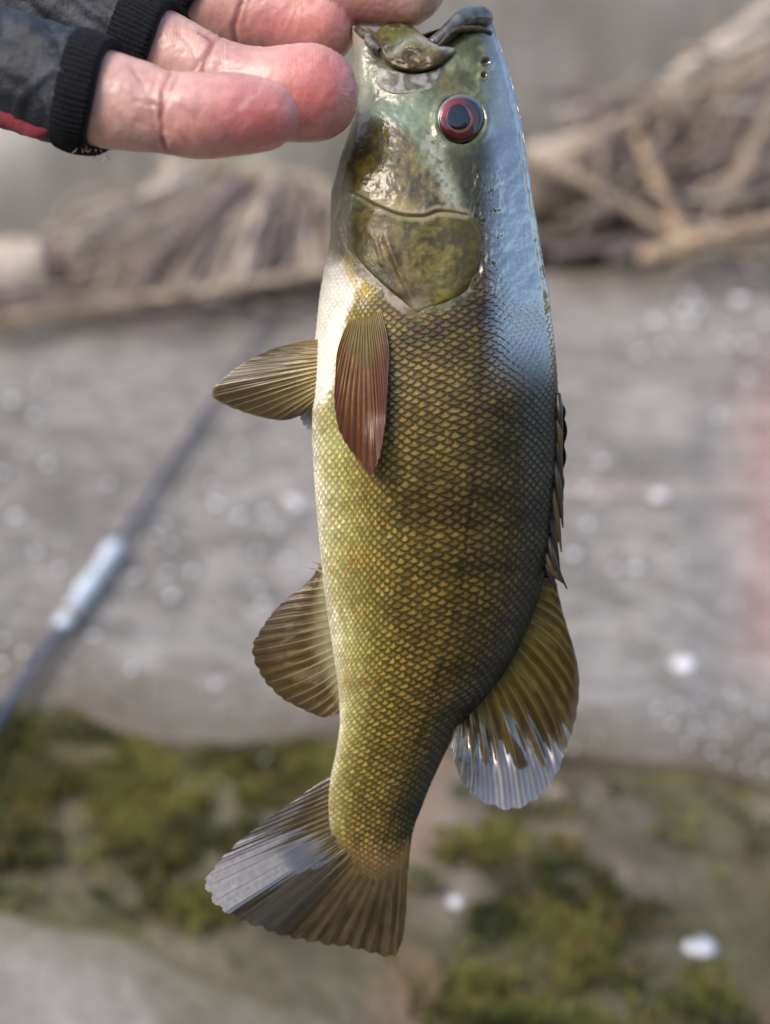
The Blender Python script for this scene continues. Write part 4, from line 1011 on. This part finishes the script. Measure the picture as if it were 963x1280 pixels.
# joint creases (photo pixels), pressed into the pads
def nearest(ct):
    C, r = fcurve(ct, 50); best = np.full(len(V), 9.0)
    for k in range(50): best = np.minimum(best, np.linalg.norm(V - C[k], axis=1) - r[k])
    return best
dist = np.stack([nearest(c) for c in (FA, FB, FC, TD)]); own = dist.argmin(0)
isA, isB, isC, isD = (own == 0), (own == 1), (own == 2), (own == 3)
front = np.clip(-(N_ @ FW) * 1.5 + .4, 0, 1)
groove = np.zeros(len(V)); red = np.zeros(len(V)); 
for who, pts, w, a in ((isA, [(212, 92), (204, 110), (201, 140), (203, 175), (212, 196)], 3.0, 2.4), (isA, [(222, 96), (210, 118), (200, 150)], 3, 1.4), (isA, [(160, 80), (175, 100), (190, 130)], 3, 1.1), (isA, [(168, 150), (190, 158), (205, 176)], 2.5, .9), (isA, [(152, 110), (170, 126), (196, 132)], 2.5, .8), (isA, [(212, 128), (230, 136), (246, 150)], 2.5, .6), (isA, [(208, 160), (226, 168), (240, 184)], 2.5, .7), (isB, [(222, 40), (240, 60), (246, 84)], 2.5, .9), (isB, [(262, 76), (282, 84), (300, 84)], 2.5, .8), (isA, [(193, 100), (190, 140), (196, 185)], 4, .8),
                       (isB, [(250, 40), (266, 50), (262, 66), (254, 84), (250, 110)], 3, 2.6), (isB, [(275, 46), (258, 66), (240, 90)], 3, 1.2), (isC, [(312, -20), (300, 8), (292, 34), (296, 60)], 3.5, 2.6), (isC, [(322, -20), (308, 10), (304, 40)], 4, 1.2)):
    groove += who * a * (.55 + .9 * fbm(px / 12, py / 12, 174)) * np.exp(-(dline(px, py, pts) / w) ** 2) * front
fine = (fbm(px / 4.0, py / 4.0, 170) - .5) * .5 + (fbm(px / 13 + py / 40, py / 22, 176) - .5) * 1.6 - .5 * np.exp(-((fbm(px / 16, py / 30, 177) - .5) / .03) ** 2)
V = V + N_ * ((fine - groove) * dd / FPX)[:, None]
n1 = fbm(px / 30, py / 30, 171); n2 = fbm(px / 8, py / 8, 172)
skin = mix(np.broadcast_to(lin(196, 150, 140), (len(V), 3)), lin(214, 170, 156), smooth(.3, .7, n1))
for who, cx, cy, rx, ry, am in ((isA, 325, 150, 80, 56, .85), (isA, 250, 168, 40, 26, .5), (isB, 395, 110, 60, 60, .9), (isC, 380, 30, 90, 40, .7), (isD, 470, 0, 60, 40, .35)):
    red = np.maximum(red, who * am * np.exp(-(((px - cx) / rx) ** 2 + ((py - cy) / ry) ** 2)))
skin = mix(skin, lin(208, 112, 108), red * (.75 + .4 * n2))
skin = skin * (.90 + .2 * fbm(px / 3, py / 3, 175))[:, None]
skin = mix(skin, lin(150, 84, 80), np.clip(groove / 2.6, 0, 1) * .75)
peel = smooth(3, -2, sdf(px + 8 * (n2 - .5), py + 8 * (n2 - .5), [(298, 134), (306, 128), (318, 117), (324, 118), (316, 126), (308, 136), (300, 142)])) * isA
peel2 = isA * smooth(.60, .72, fbm(px / 6, py / 5, 173)) * np.exp(-(((px - 188) / 16) ** 2 + ((py - 124) / 16) ** 2))
skin = mix(skin, lin(238, 196, 186), np.clip(.5 * peel * smooth(.2, .6, n2) + .7 * peel2, 0, 1))
skin = mix(skin, lin(226, 190, 170), .7 * isD * smooth(480, 530, px))
def skin_material():
    m = material('hand_skin', attr=True, rough=.42, spec=.45, coat=.3, coat_rough=.16, noise=.14, nscale=400, sss=.35, sss_scale=.0022)
    nt = m.node_tree; N = nt.nodes; L = nt.links; b = N['Principled BSDF']
    tc = N.new('ShaderNodeTexCoord')
    mp = N.new('ShaderNodeMapping'); mp.inputs['Rotation'].default_value = (0.3, .5, .6); L.new(tc.outputs['Object'], mp.inputs[0])
    w = N.new('ShaderNodeTexWave'); w.inputs['Scale'].default_value = 560; w.inputs['Distortion'].default_value = 6; w.inputs['Detail'].default_value = 2; w.inputs['Detail Scale'].default_value = .35
    L.new(mp.outputs[0], w.inputs['Vector'])
    n = N.new('ShaderNodeTexNoise'); n.inputs['Scale'].default_value = 900; n.inputs['Detail'].default_value = 3; L.new(tc.outputs['Object'], n.inputs['Vector'])
    ad = N.new('ShaderNodeMath'); ad.operation = 'MULTIPLY_ADD'; ad.inputs[1].default_value = .35
    L.new(w.outputs['Fac'], ad.inputs[0]); L.new(n.outputs[0], ad.inputs[2])
    bp = N.new('ShaderNodeBump'); bp.inputs['Strength'].default_value = .24; bp.inputs['Distance'].default_value = .0004
    L.new(ad.outputs[0], bp.inputs['Height']); L.new(bp.outputs[0], b.inputs['Normal'])
    return m
M['hand'] = skin_material()
hand = mesh_obj('hand', V, F, M['hand'], person, colr=skin)
# thumb nail
M['nail'] = material('finger_nail', color=lin(226, 190, 178), rough=.25, coat=.6, noise=.05, nscale=300)
def nail():
    C, r = fcurve(TD, 80); k = 66; t = C[k + 4] - C[k]; t /= np.linalg.norm(t); out = -0.85 * FW + .35 * RT + .25 * UP
    out = out - np.dot(out, t) * t; out /= np.linalg.norm(out); sd_ = np.cross(t, out)
    u = np.linspace(-1, 1, 15)[:, None]; v = np.linspace(0, 1, 18)[None]
    w = .0062 * np.sqrt(np.clip(1 - (np.abs(v - .5) * 2) ** 4 * .55, 0, 1))
    ctr = C[52] + (C[76] - C[52]) * v[..., None]; rad = np.interp(v, np.linspace(0, 1, 25), r[52:77]) * .93 + .0012
    ang = u * w / .0095
    A = ctr + rad[..., None] * (np.cos(ang)[..., None] * out + np.sin(ang)[..., None] * sd_); B = ctr + (rad - .0012)[..., None] * (np.cos(ang)[..., None] * out + np.sin(ang)[..., None] * sd_)
    n = 15 * 18; F = gridf(15, 18); mesh_obj('nail', np.concatenate([A.reshape(-1, 3), B.reshape(-1, 3)]), F.tolist() + (F[:, ::-1] + n).tolist(), M['nail'], hand)
nail()
# glove: one shell over palm and finger stubs, ribbed cuffs, red lining edge
M['glove'] = material('black_glove_fabric', attr=True, rough=.6, spec=.35, noise=.35, nscale=260, bump=.5, bscale=700, bdist=.0008, sheen=.03)
M['cuff'] = material('black_knit_cuff', color=lin(18, 20, 25), rough=.9, spec=.2, noise=.5, nscale=700, bump=.8, bscale=1200, bdist=.0008, sheen=.05)
M['redtrim'] = material('red_lining', color=lin(118, 24, 40), rough=.85, noise=.25, nscale=500, bump=.5, bscale=900, bdist=.0006, sheen=.3)
def stub(ct, t1, grow):
    C, r = fcurve(ct, 60, tip=False); k = int(t1 * 60); return C[:k], r[:k] * 1.0 + grow
gp = []
for ct, t1, g in ((FA, .44, .0020), (FB, .44, .0018), (FC, .36, .0018), (TD, .44, .0018), (FP, 1.0, .0018)):
    C, r = stub(ct, t1, g); gp.append(loft(C, r, side=FW, flat=.95, nseg=32))
C, r = palm; gp.append(loft(C, r + .0025, side=FW, flat=.6, nseg=40))
slv = fcurve([(-330, 0, .345, 150), (-480, 40, .34, 165), (-800, 160, .31, 185), (-1200, 330, .27, 230)], tip=False)
gp.append(loft(*slv, side=FW, flat=.85, nseg=40))
GV, GF = join(gp); GV, GN, GF = remesh(GV, GF, .0011, it=8, fac=.5)
gx, gy, gd = proj(GV)
fold = np.zeros(len(GV))
for pts, w, a in (([(30, 0), (60, 30), (84, 70), (92, 130)], 6, 5), ([(0, 95), (30, 110), (60, 150)], 7, 4), ([(85, 0), (110, 25), (130, 40)], 6, 4), ([(0, 40), (40, 60), (70, 62)], 8, 4), ([(120, 0), (150, 30), (160, 50)], 6, 4), ([(20, 150), (26, 120), (60, 90), (96, 84)], 5, -3.5),
                  ([(100, 8), (130, 20), (168, 18)], 5, -3), ([(0, 12), (20, 30), (40, 36)], 5, -3)):
    fold -= a * np.exp(-(dline(gx, gy, pts) / w) ** 2)
fold += 5 * (fbm(gx / 40, gy / 40, 180) - .5) * 2 + 1.6 * (fbm(gx / 9, gy / 9, 181) - .5)
GV = GV + GN * (fold * gd / FPX)[:, None]
gcol = mix(np.broadcast_to(lin(30, 34, 41), (len(GV), 3)), lin(50, 54, 62), smooth(.35, .7, fbm(gx / 30, gy / 30, 182)))
gcol = mix(gcol, lin(96, 100, 106), .5 * smooth(.62, .75, fbm(gx / 5, gy / 5, 183)) * smooth(.45, .6, fbm(gx / 40, gy / 40, 184)))
glove = mesh_obj('glove', GV, GF, M['glove'], person, colr=gcol)
def cuff(ct, t0, t1, grow, ribs):
    C, r = fcurve(ct, 200, tip=False); a, b = int(t0 * 200), int(t1 * 200)
    idx = np.linspace(a, b, 14).astype(int); Cc = C[idx]; rr = r[idx] + grow
    u = np.linspace(0, 1, 14); rr = rr * (1 + .03 * np.sin(u * np.pi)); rin = r[idx[::-1]] + .0001
    Cc = np.concatenate([Cc, Cc[::-1]]); rr = np.concatenate([rr, rin]); rr[13] *= .985
    T = C[b] - C[a]; T /= np.linalg.norm(T); nseg = 240; ang = np.linspace(0, 2 * np.pi, nseg, endpoint=False)
    S = FW - (FW @ T) * T; S /= np.linalg.norm(S); B = np.cross(T, S)
    rib = 1 + np.where(np.arange(28)[:, None] < 14, .05 * (np.abs(np.sin(ang * ribs / 2))[None] - .5) + .035 * (fbm(np.cos(ang) * 2 + 4, np.sin(ang) * 2 + 4, 190)[None] - .5), 0)
    sk = .0016 * np.sin(ang * 2 + 1)[None, :, None] * T
    W = Cc[:, None] + (rr[:, None] * rib)[..., None] * (np.cos(ang)[None, :, None] * S * .95 + np.sin(ang)[None, :, None] * B) + sk
    return mesh_obj('cuff', W.reshape(-1, 3), gridf(28, nseg, True), M['cuff'], glove)
cuff(FA, .375, .475, .0024, 64)
cuff(FB, .36, .475, .0022, 64)
cuff(FC, .30, .40, .0022, 64)
cuff(TD, .38, .47, .0022, 90)
tr = fcurve([(-60, 140, .302, 13), (0, 147, .300, 12), (24, 153, .2995, 11), (44, 164, .299, 10), (66, 158, .2985, 9), (86, 167, .298, 9), (108, 166, .298, 6)], 50, tip=False)
mesh_obj('red_lining', *loft(*tr, side=FW, flat=.6, nseg=12, rmod=lambda u, a: 1 + .3 * (vnoise(u * 30, a * 2, 195) - .5)), M['redtrim'], glove)
rs = np.random.RandomState(4)
M['thread'] = material('pale_thread', color=lin(220, 220, 220), rough=.7)
fz = []
for (ct, tq) in ((FA, .475), (FB, .475)):
    C_, r_ = fcurve(ct, 200, tip=False); k_ = int(tq * 200); T_ = C_[k_] - C_[k_ - 6]; T_ /= np.linalg.norm(T_); S_ = FW - (FW @ T_) * T_; S_ /= np.linalg.norm(S_); B_ = np.cross(T_, S_)
    for i in range(150):
        a_ = rs.uniform(0, 6.283); dirr = np.cos(a_) * S_ + np.sin(a_) * B_; b = C_[k_ - rs.randint(0, 16)] + dirr * (r_[k_] + .0019)
        e = b + dirr * rs.uniform(.0002, .0010) + T_ * rs.uniform(-.0008, .0016) + np.cross(dirr, T_) * rs.uniform(-.0008, .0008)
        fz.append(loft(np.array([b, (b + e) / 2 + T_ * rs.uniform(-.0003, .0003), e]), .00005, nseg=4))
mesh_obj('cuff_fuzz', *join(fz), M['cuff'], glove)
for i in range(7):
    b = P(96 + 6 * i, 180 + 1.5 * i + rs.uniform(-2, 2), .299); e = b + RT * rs.uniform(-.0012, .0012) - UP * rs.uniform(.0005, .0022)
    mesh_obj('loose_thread', *loft(catmull([b, (b + e) / 2 + RT * rs.uniform(-.0006, .0006), e], 8), .00006, nseg=5), M['thread'], glove)

# ------------------------------------------------------------------ the rest of the person, crouching behind the camera
M['jacket'] = material('dark_jacket', attr=True, rough=.75, noise=.2, nscale=60, bump=.4, bscale=120, bdist=.003)
def build_person():
    def tube(pts, rad, side=(0, 1, 0), flat=1.0, n=40):
        q = catmull(np.concatenate([np.array(pts, float), np.array(rad, float)[:, None]], 1), n)
        return loft(q[:, :3], q[:, 3], side=np.array(side, float), flat=flat, nseg=28)
    armL = P(-1200, 330, .27)
    parts = [tube([(0.02, -.62, .12), (.02, -.60, .28), (.02, -.56, .46), (.02, -.53, .58), (.02, -.51, .64)], [.17, .19, .21, .17, .07], flat=.62),        # torso
             tube([(.02, -.51, .60), (.02, -.50, .70)], [.06, .055]),                                                                              # neck
             tube([(.02, -.47, .665), (.02, -.475, .70), (.02, -.48, .76), (.02, -.485, .82), (.02, -.49, .865), (.02, -.49, .885)], [.03, .062, .078, .08, .06, .02], flat=1.2),  # head
             tube([(.02, -.395, .735), (.02, -.375, .752), (.02, -.385, .785)], [.012, .015, .008]),                                                  # nose
             tube([(-.06, -.48, .74), (-.066, -.48, .765), (-.06, -.485, .79)], [.012, .018, .012], side=(1, 0, 0), flat=.4),
             tube([(.10, -.48, .74), (.106, -.48, .765), (.10, -.485, .79)], [.012, .018, .012], side=(1, 0, 0), flat=.4),
             tube([(-.15, -.53, .56), (-.27, -.42, .44), (-.33, -.28, .38), (-.26, -.08, .41), armL + [-.02, -.02, 0], armL], [.07, .062, .056, .05, .046, .042]),  # left arm
             tube([(.19, -.53, .56), (.31, -.44, .42), (.33, -.34, .36), (.24, -.22, .42), (.14, -.13, .50)], [.07, .06, .054, .046, .036]),         # right arm
             tube([(-.09, -.62, .14), (-.17, -.45, .26), (-.22, -.30, .36)], [.10, .085, .07]), tube([(-.22, -.30, .36), (-.21, -.42, .18), (-.20, -.50, .03)], [.066, .058, .042]),
             tube([(.13, -.62, .14), (.21, -.45, .26), (.26, -.30, .36)], [.10, .085, .07]), tube([(.26, -.30, .36), (.25, -.42, .18), (.24, -.50, .03)], [.066, .058, .042]),
             tube([(-.20, -.56, .02), (-.20, -.48, .03), (-.21, -.36, .015)], [.035, .045, .03]), tube([(.24, -.56, .02), (.24, -.48, .03), (.25, -.36, .015)], [.035, .045, .03])]
    V, F = join(parts); V, N_, F = remesh(V, F, .008, it=6, fac=.5)
    skin_ = (V[:, 2] > .64) & (V[:, 1] > -.62); hair = (V[:, 2] > .80) | ((V[:, 1] < -.50) & (V[:, 2] > .70))
    leg = V[:, 2] < .12
    c = np.tile(lin(40, 42, 50), (len(V), 1)); c[skin_] = lin(200, 156, 140); c[skin_ & hair] = lin(46, 38, 32); c[leg & (V[:, 1] > -.58)] = lin(50, 46, 44)
    return mesh_obj('body', V, F, M['jacket'], person, colr=c)
build_person()
